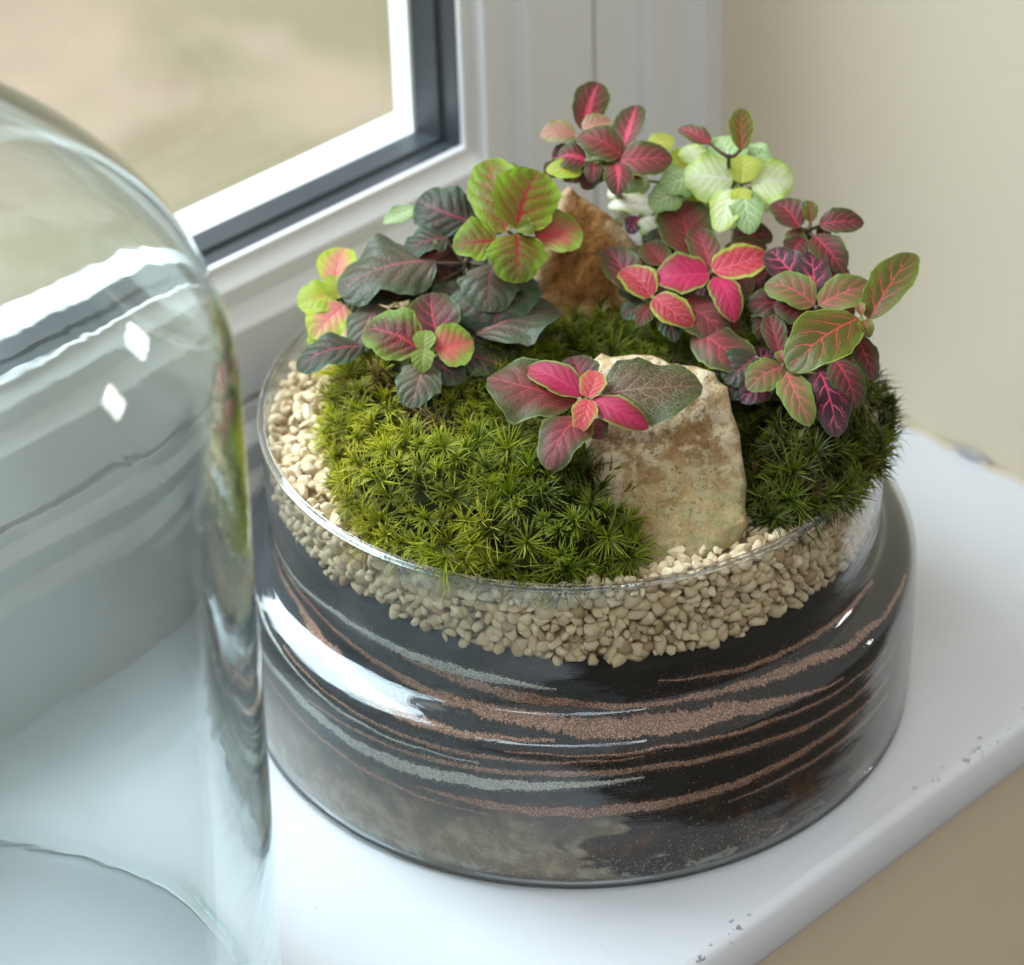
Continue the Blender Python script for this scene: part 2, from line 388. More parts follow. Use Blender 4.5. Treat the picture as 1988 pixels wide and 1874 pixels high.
def band(name, ctr, th, mat, seed, label=None):
    """irregular streak of coloured sand against the glass: ctr [(deg, mm)], th [(deg, mm)]"""
    A = np.radians([c[0] for c in ctr]); Zc = np.array([c[1] for c in ctr])/1000
    TA = np.radians([c[0] for c in th]); T = np.array([c[1] for c in th])/1000
    n = int((A[-1]-A[0])/R(.10)); v = []; f = []; m = 5
    ra = [0, 0]
    for i in range(n+1):
        a = A[0]+(A[-1]-A[0])*i/n; z = np.interp(a, A, Zc); h = np.interp(a, TA, T)*.92
        z += .0006*noise.noise((a*9, seed, 0))
        hi, lo = [h*(.5+.16*noise.noise((a*60, seed+q, 0))+.28*noise.noise((a*14, seed, q)))+.00022*noise.noise((a*260, seed, q))+.00060*(random.random()-.5)*min(1, h/.0012) for q in (3, 9)]
        for j in range(m):
            zz = z-lo+(hi+lo)*j/(m-1)
            dr = .00020+.00022*math.sin(math.pi*j/(m-1))
            r = float(rin(zz))-.0007+dr
            v.append((r*math.cos(a), r*math.sin(a), zz))
    for i in range(n):
        for j in range(m-1): f.append((i*m+j, (i+1)*m+j, (i+1)*m+j+1, i*m+j+1))
    # loose grains strewn along both edges
    for i in range(int((A[-1]-A[0])*.11/.00011)):
        a = random.uniform(A[0], A[-1]); z = np.interp(a, A, Zc); h = np.interp(a, TA, T)
        zz = z+random.choice((-1, 1))*(h*.5+random.expovariate(1/.00045))+random.gauss(0, .0002); g_ = random.uniform(.00007, .00017)
        r = float(rin(zz))-.00042; da = g_/r; k = len(v); t = random.uniform(.6, 1.4)
        v += [(r*math.cos(a-da), r*math.sin(a-da), zz), (r*math.cos(a), r*math.sin(a), zz-g_*t), (r*math.cos(a+da), r*math.sin(a+da), zz), (r*math.cos(a), r*math.sin(a), zz+g_)]
        f.append((k, k+1, k+2, k+3))
    o = link(name, mesh(name, v, f), mat, sand); tag(o, label); return o
def grains(name, n, mat, amin, amax, zfun, seed):
    rg = random.Random(seed); v = []; f = []
    for i in range(n):
        a = R(rg.uniform(amin, amax)); zz = zfun(rg)
        if zz < .003 or zz > float(gbot(a)): continue
        if noise.noise((a*5, zz*160, seed)) < rg.uniform(-.5, .35): continue
        g_ = rg.uniform(.00007, .0002); r = float(rin(zz))-.00045; da = g_/r; k = len(v); t = rg.uniform(.6, 1.4)
        v += [(r*math.cos(a-da), r*math.sin(a-da), zz), (r*math.cos(a), r*math.sin(a), zz-g_*t), (r*math.cos(a+da), r*math.sin(a+da), zz), (r*math.cos(a), r*math.sin(a), zz+g_)]
        f.append((k, k+1, k+2, k+3))
    o = link(name, mesh(name, v, f), mat, sand, False); o['kind'] = 'stuff'
M['soilgrain'] = m_band('soil_grain', (.035, .030, .026, 1), (.075, .062, .05, 1), (.20, .16, .12, 1))
grains('soil_grains', 16000, M['soilgrain'], 135, 310, lambda r: r.uniform(.004, .085), 1)
grains('copper_grains', 4500, M['copper'], 140, 300, lambda r: r.choice((r.uniform(.03, .072), .006+abs(r.gauss(0, .009)))), 2)
grains('grey_grains', 6000, M['grey'], 135, 262, lambda r: .004+abs(r.gauss(0, .0085)), 3)
band('grey_streak', [(146, 68), (154, 71), (165, 72.4), (175, 74.5), (183, 74.6), (191, 73.6), (203, 72.9), (214, 71.7), (222, 70.4)], [(146, 1.2), (175, 2.0), (200, 3.8), (210, 3.6), (222, .4)], M['grey'], 1)
band('copper_streak', [(140, 64), (151, 64.4), (162, 64.4), (171, 62.4), (182, 60.2), (190, 58.6), (200, 57.4), (212, 57.6), (222, 58.0)], [(140, 1.5), (170, 2.6), (195, 2.6), (222, .5)], M['copper'], 2)
band('copper_streak', [(140, 67), (148, 67.4), (160, 69.2), (169, 69), (180, 66.6), (189, 64.8), (196, 63.2), (204, 62.4), (218, 61.2), (230, 59.8), (239, 59.2), (249, 59), (259, 57.6), (270, 54), (274, 53)], [(140, 1.2), (170, 1.6), (195, 2.2), (215, 2.8), (240, 3.6), (256, 2.6), (274, .5)], M['copper'], 3)
band('copper_streak', [(193, 71.4), (203, 69.6), (211, 67.9), (218, 66.4), (228, 64.6), (237, 62.8), (246, 62.6), (255, 61.9), (266, 60.9), (277, 59), (289, 57.6), (302, 56.5)], [(193, .5), (205, 3.4), (216, 4.4), (224, 2.4), (240, 1.3), (265, 1.7), (302, .8)], M['copper'], 4)
band('copper_streak', [(240, 70.4), (246, 69.1), (254, 66.6), (262, 65.4), (270, 64.6), (282, 63.0), (295, 61.8)], [(240, .4), (256, 1.9), (275, 1.8), (295, .8)], M['copper'], 5)
band('copper_streak', [(176, 46.6), (184, 46.2), (194, 46.0), (212, 46.7), (225, 47.6), (236, 47.8), (245, 47.0), (255, 45.7), (266, 43.4), (276, 41.6), (292, 41)], [(176, .7), (200, 1.7), (232, 2.3), (262, 2.2), (292, 1.0)], M['copper'], 6)
band('grey_streak', [(140, 44), (160, 45), (169, 45), (176, 43.4), (182, 41.6), (188, 40.2), (196, 39.9), (210, 41.2), (225, 43.2), (236, 44.4)], [(140, 2), (176, 4.0), (200, 5.0), (218, 4.0), (236, .5)], M['grey'], 7)
band('copper_streak', [(199, 33.6), (207, 33.2), (216, 32.3), (230, 32.3), (245, 32.8), (255, 33.2), (266, 34.4), (277, 34), (290, 32.8)], [(199, .4), (210, 2.6), (225, 4.4), (240, 3.8), (265, 2.8), (290, 1.4)], M['copper'], 8)

band('copper_streak', [(168, 57), (180, 54.6), (192, 52.4), (205, 51.6), (222, 51.8), (236, 52.4)], [(168, .5), (185, 1.2), (205, 1.6), (225, 1.0), (236, .3)], M['copper'], 11)
band('copper_streak', [(214, 54.6), (228, 54.2), (243, 54.2), (258, 52.6), (272, 49.6), (288, 47)], [(214, .3), (235, 1.2), (258, 1.6), (288, .5)], M['copper'], 12)
band('grey_streak', [(150, 58), (162, 57), (174, 53.5), (184, 50.6), (196, 49.2), (210, 49.0)], [(150, .8), (175, 1.1), (196, .9), (210, .2)], M['grey'], 13)
band('copper_streak', [(150, 38), (164, 37), (176, 34.4), (188, 31.6), (200, 29.6), (212, 28.8)], [(150, .6), (176, 1.5), (200, 1.2), (212, .3)], M['copper'], 14)
band('copper_streak', [(250, 27), (262, 27.6), (275, 27.2), (290, 25.6)], [(250, .3), (265, 1.8), (290, 1.2)], M['copper'], 15)
# ------------------------------------------------------------------ gravel
def m_pebble():
    n = NT('beige_pebble'); P = n.coord(); r = n.rnd()
    at = n.attr('tint')[2]
    k = n.math('FRACT', n.math('ADD', r, n.math('MULTIPLY', at, 7.31)))
    a = n.noise(P, 260, 4, .6, w4=n.math('MULTIPLY', k, 40)); b = n.noise(P, 900, 2, .6)
    col = n.mix(k, (.62, .475, .285, 1), (.87, .73, .49, 1))
    col = n.mix(n.ss(k, .72, .95), col, (.42, .29, .155, 1))
    col = n.mix(n.ss(a, .55, .75, 0, .5), col, (.44, .33, .21, 1))
    col = n.mix(n.ss(b, .70, .76, 0, .8), col, (.16, .12, .08, 1))
    return n.done(n.bsdf(col, .75, .3, n.bump(a, .3, .0004)))
M['pebble'] = m_pebble()
def pebble_mesh(i):
    """small chipped stone: a ball cut flat by a handful of random planes"""
    rg = np.random.default_rng(100+i); bm = bmesh.new(); bmesh.ops.create_icosphere(bm, subdivisions=2, radius=1.34)
    K = rg.normal(size=(8, 3)); K /= np.linalg.norm(K, axis=1)[:, None]; D = rg.uniform(.40, .90, 8)
    sc = np.array([rg.uniform(1.0, 1.25), rg.uniform(.85, 1.0), rg.uniform(.7, .9)])
    for vv in bm.verts:
        d = np.array(vv.co.normalized()); k = min(1.12, min(D[q]/max(K[q]@d, 1e-3) for q in range(8)))
        vv.co = Vector(d*k*sc*1.22)
    me = bm_mesh('pebble', bm)
    me.materials.append(M['pebble'])
    return me
PM = [pebble_mesh(i) for i in range(10)]
gravel = empty('gravel_layer', (0, 0, .08))
tag(gravel, 'layer of small beige gravel stones behind the glass just under the dish rim', 'gravel')
def rmat(s):
    q = rng.normal(size=4); q /= np.linalg.norm(q)
    from mathutils import Quaternion
    return Quaternion(q).to_matrix().to_4x4() @ Matrix.Diagonal((s, s, s, 1))
spots = []                                          # (visible weight, position, size)
AF = math.atan2(CAM.y, CAM.x)                       # azimuth that faces the camera
def gtop(a):
    d = np.degrees(a) % 360
    return np.interp(d, [0, 130, 165, 185, 205, 225, 236, 262, 285, 300, 320, 360], [.099, .1030, .1045, .1040, .1040, .1062, .1070, .1070, .1055, .1030, .1000, .099])
step = .0037
for layer, (rad, off) in enumerate(((-.0023, 0), (-.0052, .5))):
    for row in range(14):
        na_ = int(2*math.pi*.0957/step)
        for k in range(na_):
            a = 2*math.pi*(k+.5*(row % 2)+off+random.uniform(-.3, .3))/na_
            z = .0735+(row+off)*.00305+random.uniform(-.0009, .0009)
            s = random.choice((.0013, .0016, .0019, .0022, .0026))*random.uniform(.9, 1.1)
            if z < gbot(a)+s*.55 or z > gtop(a)-s*.3: continue
            r = .0984+rad+random.uniform(-.0004, .0002)-(s-.0019)*.8
            fc = math.cos(a-AF)
            spots.append((fc-layer*1.2 - (1 if fc < -.1 else 0), (r*math.cos(a), r*math.sin(a), z), s))
# loose stones on top, inside the rim, where no moss lies
def top_ok(x, y):
    r = math.hypot(x, y); d = math.degrees(math.atan2(y, x)) % 360
    if r > .0955: return False
    lim = np.interp(d, [0, 120, 140, 160, 175, 190, 200, 215, 236, 246, 258, 274, 285, 296, 300, 360], [.088, .080, .070, .070, .074, .080, .087, .096, .094, .086, .080, .082, .088, .095, .099, .099])
    return r > lim
for i in range(9000):
    r = .0955*math.sqrt(random.uniform(.5, 1)); a = random.uniform(0, 2*math.pi); x, y = r*math.cos(a), r*math.sin(a)
    if not top_ok(x, y): continue
    s = random.uniform(.0015, .0026)
    if any((x-q[1][0])**2+(y-q[1][1])**2 < (.0030)**2 and q[0] > 1.5 for q in spots): continue
    spots.append((2.0, (x, y, float(gtop(a))+random.uniform(-.001, .001)), s))
spots.sort(key=lambda q: -q[0])
acc_v = []; acc_f = []; acc_t = []; base = 0
pv = []
for me in PM:
    co = np.zeros(len(me.vertices)*3); me.vertices.foreach_get('co', co); fa = np.array([p.vertices[:] for p in me.polygons]); pv.append((co.reshape(-1, 3), fa))
for i, (wt, p, s) in enumerate(spots):
    k = random.randrange(10); mt = rmat(s)
    if i < 296:
        o = bpy.data.objects.new('pebble', PM[k]); COL.objects.link(o); o.parent = gravel
        o.matrix_local = Matrix.Translation(Vector(p)-Vector((0, 0, .08))) @ mt
    else:
        A = np.array(mt)[:3, :3]; co, fa = pv[k]
        acc_v.append(co@A.T+np.array(p)-np.array((0, 0, .08))); acc_f.append(fa+base); acc_t.append(np.full(len(co), random.random())); base += len(co)
me = mesh_np('small_gravel', np.concatenate(acc_v), np.concatenate(acc_f))
at_ = me.attributes.new('tint', 'FLOAT', 'POINT'); at_.data.foreach_set('value', np.concatenate(acc_t).astype(np.float32))
o = link('small_gravel', me, M['pebble'], gravel, False); o['kind'] = 'stuff'
# dusty bed that fills the gaps between the stones
v = []; f = []
for i in range(5):
    for k in range(na):
        a = 2*math.pi*k/na; z = float(gbot(a))+.0009+(float(gtop(a))-.0032-float(gbot(a)))*min(i, 3)/3
        r = (.0925 if i < 4 else .02)
        v.append((r*math.cos(a), r*math.sin(a), z-.08))
for i in range(4):
    for k in range(na): f.append((i*na+k, i*na+(k+1) % na, (i+1)*na+(k+1) % na, (i+1)*na+k))
link('gravel_bed', mesh('gravel_bed', v, f), M['pebble'], gravel)

# ------------------------------------------------------------------ soil, stones
def pip(x, y, poly):
    c = np.zeros(np.shape(x), bool); n = len(poly)
    for i in range(n):
        x1, y1 = poly[i]; x2, y2 = poly[(i+1) % n]
        m = ((y1 > y) != (y2 > y)) & (x < (x2-x1)*(y-y1)/(y2-y1+1e-12)+x1); c ^= m
    return c
def pdist(x, y, poly):
    d = np.full(np.shape(x), 9.); n = len(poly)
    for i in range(n):
        a = np.array(poly[i]); b = np.array(poly[(i+1) % n]); e = b-a
        t = np.clip(((x-a[0])*e[0]+(y-a[1])*e[1])/(e@e), 0, 1)
        d = np.minimum(d, np.hypot(x-a[0]-t*e[0], y-a[1]-t*e[1]))
    return d
def plan(pts, z=.112):
    return [(at_z(px, py, z).x, at_z(px, py, z).y) for px, py in pts]
def m_soil():
    n = NT('dark_soil'); P = n.coord(); a = n.noise(P, 300, 5, .7)
    return n.done(n.bsdf(n.mix(a, (.012, .009, .006, 1), (.05, .035, .022, 1)), .95, .2, n.bump(a, .8, .002)))
M['soil'] = m_soil()
v = [(0, 0, .1135)]; f = []; nr = 14; ns = 72
for i in range(1, nr+1):
    for k in range(ns):
        r = .0925*i/nr; a = 2*math.pi*k/ns
        z = .0985+.015*math.exp(-(r/.055)**2)+.0015*noise.noise((r*math.cos(a)*90, r*math.sin(a)*90, 0))
        v.append((r*math.cos(a), r*math.sin(a), z-(.012 if i == nr else 0)))
for k in range(ns): f.append((0, 1+k, 1+(k+1) % ns))
for i in range(nr-1):
    for k in range(ns): f.append((1+i*ns+k, 1+(i+1)*ns+k, 1+(i+1)*ns+(k+1) % ns, 1+i*ns+(k+1) % ns))
soil = link('soil', mesh('soil', v, f), M['soil']); tag(soil, 'dark soil hidden under the moss and plants in the dish', 'soil', kind='stuff')

def m_stone():
    n = NT('pale_limestone'); P = n.coord(); x, y, z = n.sep(P)
    a = n.noise(P, 45, 6, .65, .3); b = n.noise(P, 180, 6, .7); c = n.noise(P, 22, 3, .5); d = n.noise(P, 620, 4, .7)
    col = n.mix(n.ss(a, .40, .62), (.29, .165, .062, 1), (.53, .375, .185, 1))
    col = n.mix(n.math('MULTIPLY', n.ss(b, .47, .58), .85), col, (.68, .55, .355, 1))
    col = n.mix(n.ss(d, .54, .64, 0, .7), col, (.17, .10, .05, 1))
    e = n.attr('edge')[2]; col = n.mix(n.math('MULTIPLY', e, n.ss(b, .40, .60, .15, .8)), col, (.62, .50, .33, 1))
    pit = n.ss(n.vor(P, 420, 'F1'), .20, .10); col = n.mix(n.math('MULTIPLY', pit, n.ss(a, .45, .6, .1, .8)), col, (.10, .06, .03, 1))
    al = n.math('MULTIPLY', n.ss(n.math('ADD', z, n.math('MULTIPLY', n.math('SUBTRACT', c, .5), .045)), .126, .106), n.ss(b, .38, .58))
    col = n.mix(n.math('MULTIPLY', al, .75), col, (.17, .155, .018, 1))
    h = n.math('ADD', n.math('MULTIPLY', a, .9), n.math('ADD', n.math('MULTIPLY', b, .6), n.math('MULTIPLY', d, .18)))
    return n.done(n.bsdf(col, .85, .25, n.bump(h, 1.0, .0026)))
def m_rust():
    n = NT('rust_rock'); P = n.coord(); x, y, z = n.sep(P); e = n.attr('edge')[2]
    a = n.noise(P, 70, 6, .7, .3); b = n.noise(P, 260, 5, .7); d = n.noise(P, 700, 3, .7)
    col = n.mix(n.ss(a, .36, .64), (.17, .062, .012, 1), (.40, .175, .044, 1))
    col = n.mix(n.ss(b, .55, .72, 0, .7), col, (.36, .175, .055, 1))
    col = n.mix(n.math('MULTIPLY', e, n.ss(n.noise(P, 110, 4, .6), .34, .56)), col, (.55, .36, .19, 1))
    col = n.mix(n.ss(d, .55, .66, 0, .7), col, (.09, .034, .01, 1))
    h = n.math('ADD', a, n.math('MULTIPLY', b, .7))
    return n.done(n.bsdf(col, .85, .25, n.bump(h, .8, .0022)))
M['stone'] = m_stone(); M['rust'] = m_rust()
def slab(name, outline, depth_fn, thick, mat, rough, seed, edge=False):
    """a broken slab: front face follows the outline (pixel points at given depth), rounded rim, real thickness behind"""
    cx = sum(p[0] for p in outline)/len(outline); cy = sum(p[1] for p in outline)/len(outline)
    # densify
    O = []
    for (a, b), (c, d) in zip(outline, outline[1:]+outline[:1]):
        m = max(2, int(math.hypot(c-a, d-b)/5))
        for i in range(m): O.append((a+(c-a)*i/m, b+(d-b)*i/m))
    n_ = len(O); v = []; f = []; ed = []
    rings = [(.0, 0), (.12, 0), (.24, 0), (.36, 0), (.48, 0), (.59, 0), (.7, .0), (.82, .0), (.91, .015), (.96, .05), (.99, .13), (1.0, .26), (1.0, .6), (.96, .85), (.86, 1.0), (.5, 1.05), (.0, 1.05)]
    for ri, (k, back) in enumerate(rings):
        for i, (px, py) in enumerate(O):
            qx, qy = cx+(px-cx)*k, cy+(py-cy)*k
            p = depth_fn(qx, qy)
            d = (p-CAM).normalized()
            p = p+d*(back*thick)
            q = p*1000
            fv = noise.voronoi(q*.075+Vector((seed, seed, 0)))[0]; nn = rough*(noise.noise(q*.06+Vector((seed, 0, 0)))*1.5+(fv[1]-fv[0])*1.3+noise.noise(q*.16+Vector((seed, 3, 0)))*.7+noise.noise(q*.45+Vector((0, seed, 0)))*.45)
            p = p+d*nn*(1 if ri < 13 else .3)
            v.append(p); ed.append(1.0 if 7 <= ri <= 13 else (.4 if ri == 6 else 0.0))
    for r_ in range(len(rings)-1):
        for i in range(n_): f.append((r_*n_+i, r_*n_+(i+1) % n_, (r_+1)*n_+(i+1) % n_, (r_+1)*n_+i))
    me = mesh(name, v, f)
    at = me.attributes.new('edge', 'FLOAT', 'POINT'); at.data.foreach_set('value', np.array(ed, np.float32))
    bm = bmesh.new(); bm.from_mesh(me); bmesh.ops.remove_doubles(bm, verts=bm.verts, dist=1e-5); me2 = bm_mesh(name, bm)
    return link(name, me2, mat)
def tilt_plane(px, py, z, lean):
    """depth function: plane through a point, leaning back by `lean` degrees from upright, facing the camera azimuth"""
    P0 = at_z(px, py, z); h = Vector((CAM.x, CAM.y, 0)).normalized()
    nrm = (h*math.cos(R(lean))+Vector((0, 0, 1))*math.sin(R(lean))).normalized()
    def fn(qx, qy):
        d = ray(qx, qy); return CAM+d*((P0-CAM).dot(nrm)/d.dot(nrm))
    return fn
st = slab('front_stone', [(1118, 760), (1146, 704), (1168, 686), (1186, 694), (1228, 689), (1268, 691), (1288, 699), (1300, 707), (1352, 712), (1387, 724), (1396, 742), (1412, 752), (1421, 800), (1436, 842), (1440, 880), (1450, 940), (1447, 985), (1454, 1018), (1434, 1052), (1398, 1078), (1345, 1106), (1290, 1118), (1240, 1112), (1200, 1075), (1165, 985), (1140, 880)],
          tilt_plane(1290, 1118, .1045, 56), .022, M['stone'], .0019, 2.3)
tag(st, 'pale tan upright stone standing at the front of the dish', 'stone')
rk = slab('back_rock', [(1030, 560), (1045, 500), (1075, 430), (1092, 372), (1106, 360), (1122, 378), (1150, 396), (1180, 415), (1210, 445), (1238, 478), (1240, 530), (1225, 600), (1180, 640), (1090, 640), (1040, 610)],
          tilt_plane(1120, 640, .116, 24), .016, M['rust'], .0009, 7.7)
tag(rk, 'rust brown rough rock with pale broken top edge behind the moss', 'rock')

# ------------------------------------------------------------------ moss
def m_moss():
    n = NT('moss_blade'); c = n.attr('tint')[0]
    sh = n.bsdf(c, .55, .35)
    return n.done(n.addtrans(sh, n.hsv(c, .5, 1.05, 1.3), .38))
M['moss'] = m_moss()
def m_bed():
    n = NT('moss_bed'); P = n.coord(); a = n.noise(P, 400, 4, .7)
    return n.done(n.bsdf(n.mix(a, (.008, .012, .003, 1), (.03, .035, .008, 1)), .95, .1, n.bump(a, .8, .002)))
M['bed'] = m_bed()
def moss(name, label, poly, z0, bump, soft, spacing, seed, lean=.5, yellow=None, blen=.0092, hfun=None, dim=None):
    rg = np.random.default_rng(seed)
    xs = [p[0] for p in poly]; ys = [p[1] for p in poly]
    # Poisson-ish points
    pts = []; cell = {}
    for _ in range(30000):
        x = rg.uniform(min(xs), max(xs)); y = rg.uniform(min(ys), max(ys)); k = (int(x/spacing), int(y/spacing)); ok = True
        for i in (-1, 0, 1):
            for j in (-1, 0, 1):
                for q in cell.get((k[0]+i, k[1]+j), ()):
                    if (q[0]-x)**2+(q[1]-y)**2 < spacing**2: ok = False
        if ok: cell.setdefault(k, []).append((x, y)); pts.append((x, y))
    P = np.array(pts); P = P[pip(P[:, 0], P[:, 1], poly)]
    ring = []                                                       # shoots that clothe the steep side of the cushion
    for (a, b), (c, d) in zip(poly, poly[1:]+poly[:1]):
        m = max(1, int(math.hypot(c-a, d-b)/.0052))
        for i in range(m):
            for dz in (.0010, .0055):
                ring.append((a+(c-a)*(i+.5*(dz > 0))/m, b+(d-b)*(i+.5*(dz > 0))/m, dz))
    ring = np.array(ring); cen = P.mean(0); nP = len(P); P = np.concatenate([P, ring[:, :2]+(cen-ring[:, :2])*.03])
    def height(x, y):
        d = pdist(x, y, poly); t = np.clip(d/soft, 0, 1)
        h = z0+bump*np.sqrt(np.clip(1-(1-t)**2, 0, 1))
        return h+(hfun(x, y) if hfun else 0)
    nz = np.array([noise.noise((x*110, y*110, seed)) for x, y in P])
    z = height(P[:, 0], P[:, 1])+nz*.0042
    z[nP:] = z0+ring[:, 2]+rg.normal(0, .0005, len(ring))
    e = 1e-4
    gx = (height(P[:, 0]+e, P[:, 1])-height(P[:, 0]-e, P[:, 1]))/(2*e); gy = (height(P[:, 0], P[:, 1]+e)-height(P[:, 0], P[:, 1]-e))/(2*e)
    gm = np.hypot(gx, gy)+1e-9; kk = np.minimum(gm, 1.6)/gm
    lump = np.array([noise.noise((x*42, y*42, seed+5)) for x, y in P]); z[:nP] += lump[:nP]*.0070*np.clip(pdist(P[:nP, 0], P[:nP, 1], poly)/.012, 0, 1)
    N = np.stack([-gx*kk, -gy*kk, np.ones(len(P))], 1)+rg.normal(0, lean, (len(P), 3))*np.array([1, 1, .3])
    oc = P[nP:]-cen; oc /= np.linalg.norm(oc, axis=1)[:, None]; N[nP:, :2] = oc*.9+rg.normal(0, .25, oc.shape); N[nP:, 2] = .75
    N /= np.linalg.norm(N, axis=1)[:, None]
    nb = 44
    C = np.repeat(np.c_[P, z], nb, 0); N = np.repeat(N, nb, 0); T = len(P)
    size = np.repeat(rg.choice([.62, .8, 1.0, 1.2, 1.5], T, p=[.2, .25, .25, .2, .1])*rg.uniform(.9, 1.1, T), nb); B = T*nb
    A1 = np.cross(N, np.array([.3, .5, .81])); A1 /= np.linalg.norm(A1, axis=1)[:, None]; A2 = np.cross(N, A1)
    ph = rg.uniform(0, 2*np.pi, B); lev = rg.uniform(0, 1, B)             # lev: position along the shoot
    el = np.radians(30+56*lev+rg.normal(0, 12, B)); curl = np.radians(rg.uniform(25, 130, B)*(1-.3*lev))
    L = blen*size*rg.uniform(.7, 1.15, B)*(1-.30*lev); W = .00027*rg.uniform(.8, 1.25, B)
    C = C+N*((lev-.75)*.0040*size)[:, None]
    rad = A1*np.cos(ph)[:, None]+A2*np.sin(ph)[:, None]; tan = -A1*np.sin(ph)[:, None]+A2*np.cos(ph)[:, None]
    S = [0, .3, .65, 1.0]; pos = C.copy(); V = np.zeros((B, 7, 3)); wf = [.75, 1.0, .72]
    tw = rg.normal(0, .45, B)
    for i, s in enumerate(S):
        if i:
            ds = S[i]-S[i-1]; ee = el-curl*(S[i-1]+ds*.5)
            pos = pos+(rad*np.cos(ee)[:, None]+N*np.sin(ee)[:, None]+tan*(tw*s)[:, None])*(L*ds)[:, None]
        if i < 3:
            V[:, 2*i] = pos-tan*(W*wf[i])[:, None]; V[:, 2*i+1] = pos+tan*(W*wf[i])[:, None]
        else: V[:, 6] = pos
    b0 = np.arange(B)*7
    q = np.concatenate([np.stack([b0, b0+1, b0+3, b0+2], 1), np.stack([b0+2, b0+3, b0+5, b0+4], 1)]); t3 = np.stack([b0+4, b0+5, b0+6], 1)
    me = mesh_np(name, V.reshape(-1, 3), t3, q)
    # old brown-green foot, fresh tips, some shoots yellower; yellow and dim paint light in
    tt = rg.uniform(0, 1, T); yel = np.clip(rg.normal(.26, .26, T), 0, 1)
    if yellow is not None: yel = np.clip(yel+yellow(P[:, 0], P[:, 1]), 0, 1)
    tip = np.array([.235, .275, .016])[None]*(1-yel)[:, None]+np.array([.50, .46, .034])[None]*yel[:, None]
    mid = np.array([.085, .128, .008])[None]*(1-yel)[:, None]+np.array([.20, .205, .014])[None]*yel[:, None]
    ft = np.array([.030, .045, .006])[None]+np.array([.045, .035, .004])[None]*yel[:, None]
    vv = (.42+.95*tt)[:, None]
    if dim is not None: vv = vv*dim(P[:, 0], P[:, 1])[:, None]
    br_ = (rg.uniform(0, 1, T) < .05)[:, None]; tip = np.where(br_, [.26, .19, .05], tip); mid = np.where(br_, [.14, .085, .022], mid); ft = np.where(br_, [.06, .035, .012], ft)
    tip, mid, ft = [np.repeat(c_*vv, nb, 0) for c_ in (tip, mid, ft)]
    tip = tip*rg.uniform(.8, 1.25, B)[:, None]
    colr = np.ones((B, 7, 4)); colr[:, 0:2, :3] = ft[:, None]; colr[:, 2:4, :3] = mid[:, None]; colr[:, 4:6, :3] = (.5*mid+.5*tip)[:, None]; colr[:, 6, :3] = tip*1.45
    at = me.attributes.new('tint', 'FLOAT_COLOR', 'POINT'); at.data.foreach_set('color', colr.reshape(-1).astype(np.float32))
    o = link(name, me, M['moss'], smooth=True); tag(o, label, 'moss', kind='stuff')
    # moss bed below the shoots
    g_ = .0028; gx_ = np.arange(min(xs)-g_, max(xs)+g_, g_); gy_ = np.arange(min(ys)-g_, max(ys)+g_, g_)
    X, Y = np.meshgrid(gx_, gy_); ins = pip(X, Y, poly); d = np.where(ins, pdist(X, Y, poly), 0); ins = ins & (d > .0075)
    Z = np.where(ins, height(X, Y)-.0060, z0-.010)
    vv = np.stack([X, Y, Z], -1).reshape(-1, 3); w_ = X.shape[1]; ff = []
    for i in range(X.shape[0]-1):
        for j in range(w_-1):
            if ins[i, j] or ins[i+1, j] or ins[i, j+1] or ins[i+1, j+1]: ff.append((i*w_+j, i*w_+j+1, (i+1)*w_+j+1, (i+1)*w_+j))
    link('moss_base', mesh('moss_base', vv, ff), M['bed'], o)
    return o
LM = plan([(640, 742), (634, 830), (660, 930), (706, 1008), (762, 1052), (880, 1092), (1000, 1107), (1120, 1110), (1205, 1100), (1245, 1078), (1215, 985), (1190, 905), (1150, 850), (1090, 720), (1060, 650), (930, 625), (780, 640), (690, 690)], .1115)
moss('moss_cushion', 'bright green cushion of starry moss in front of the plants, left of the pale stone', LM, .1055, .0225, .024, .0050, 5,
     yellow=lambda x, y: np.clip((-.030-(x*.77-y*.64)*1.0)*16, -.30, .60),  # window light painted in: yellower on the left
     dim=lambda x, y: np.clip(.78-(x*.77-y*.64)*7.0, .50, 1.15))  # shade painted in, deepening to the right
RM = plan([(1452, 800), (1462, 985), (1495, 1010), (1565, 992), (1640, 955), (1695, 900), (1728, 830), (1725, 770), (1660, 715), (1550, 700), (1470, 730)], .1115)
moss('moss_cushion', 'green moss cushion coloured darker for shade, right of the pale stone bulging over the glass rim', RM, .1058, .0170, .020, .0049, 6, lean=.4, yellow=lambda x, y: x*0-.12, dim=lambda x, y: x*0+.50)  # shade painted over the whole cushion: darker, less yellow
BM = plan([(1040, 700), (1060, 640), (1120, 610), (1200, 608), (1230, 640), (1320, 660), (1380, 700), (1385, 760), (1290, 745), (1150, 745), (1080, 730)], .118)
moss('moss_cushion', 'small moss patch between the rust brown rock and the pale stone', BM, .115, .0075, .012, .0058, 8, lean=.3)
BM2 = plan([(1405, 640), (1430, 570), (1500, 570), (1530, 640), (1490, 690), (1430, 690)], .125)
moss('moss_cushion', 'little moss tuft showing between the two pink leaved plants', BM2, .122, .006, .012, .0056, 9, lean=.3)

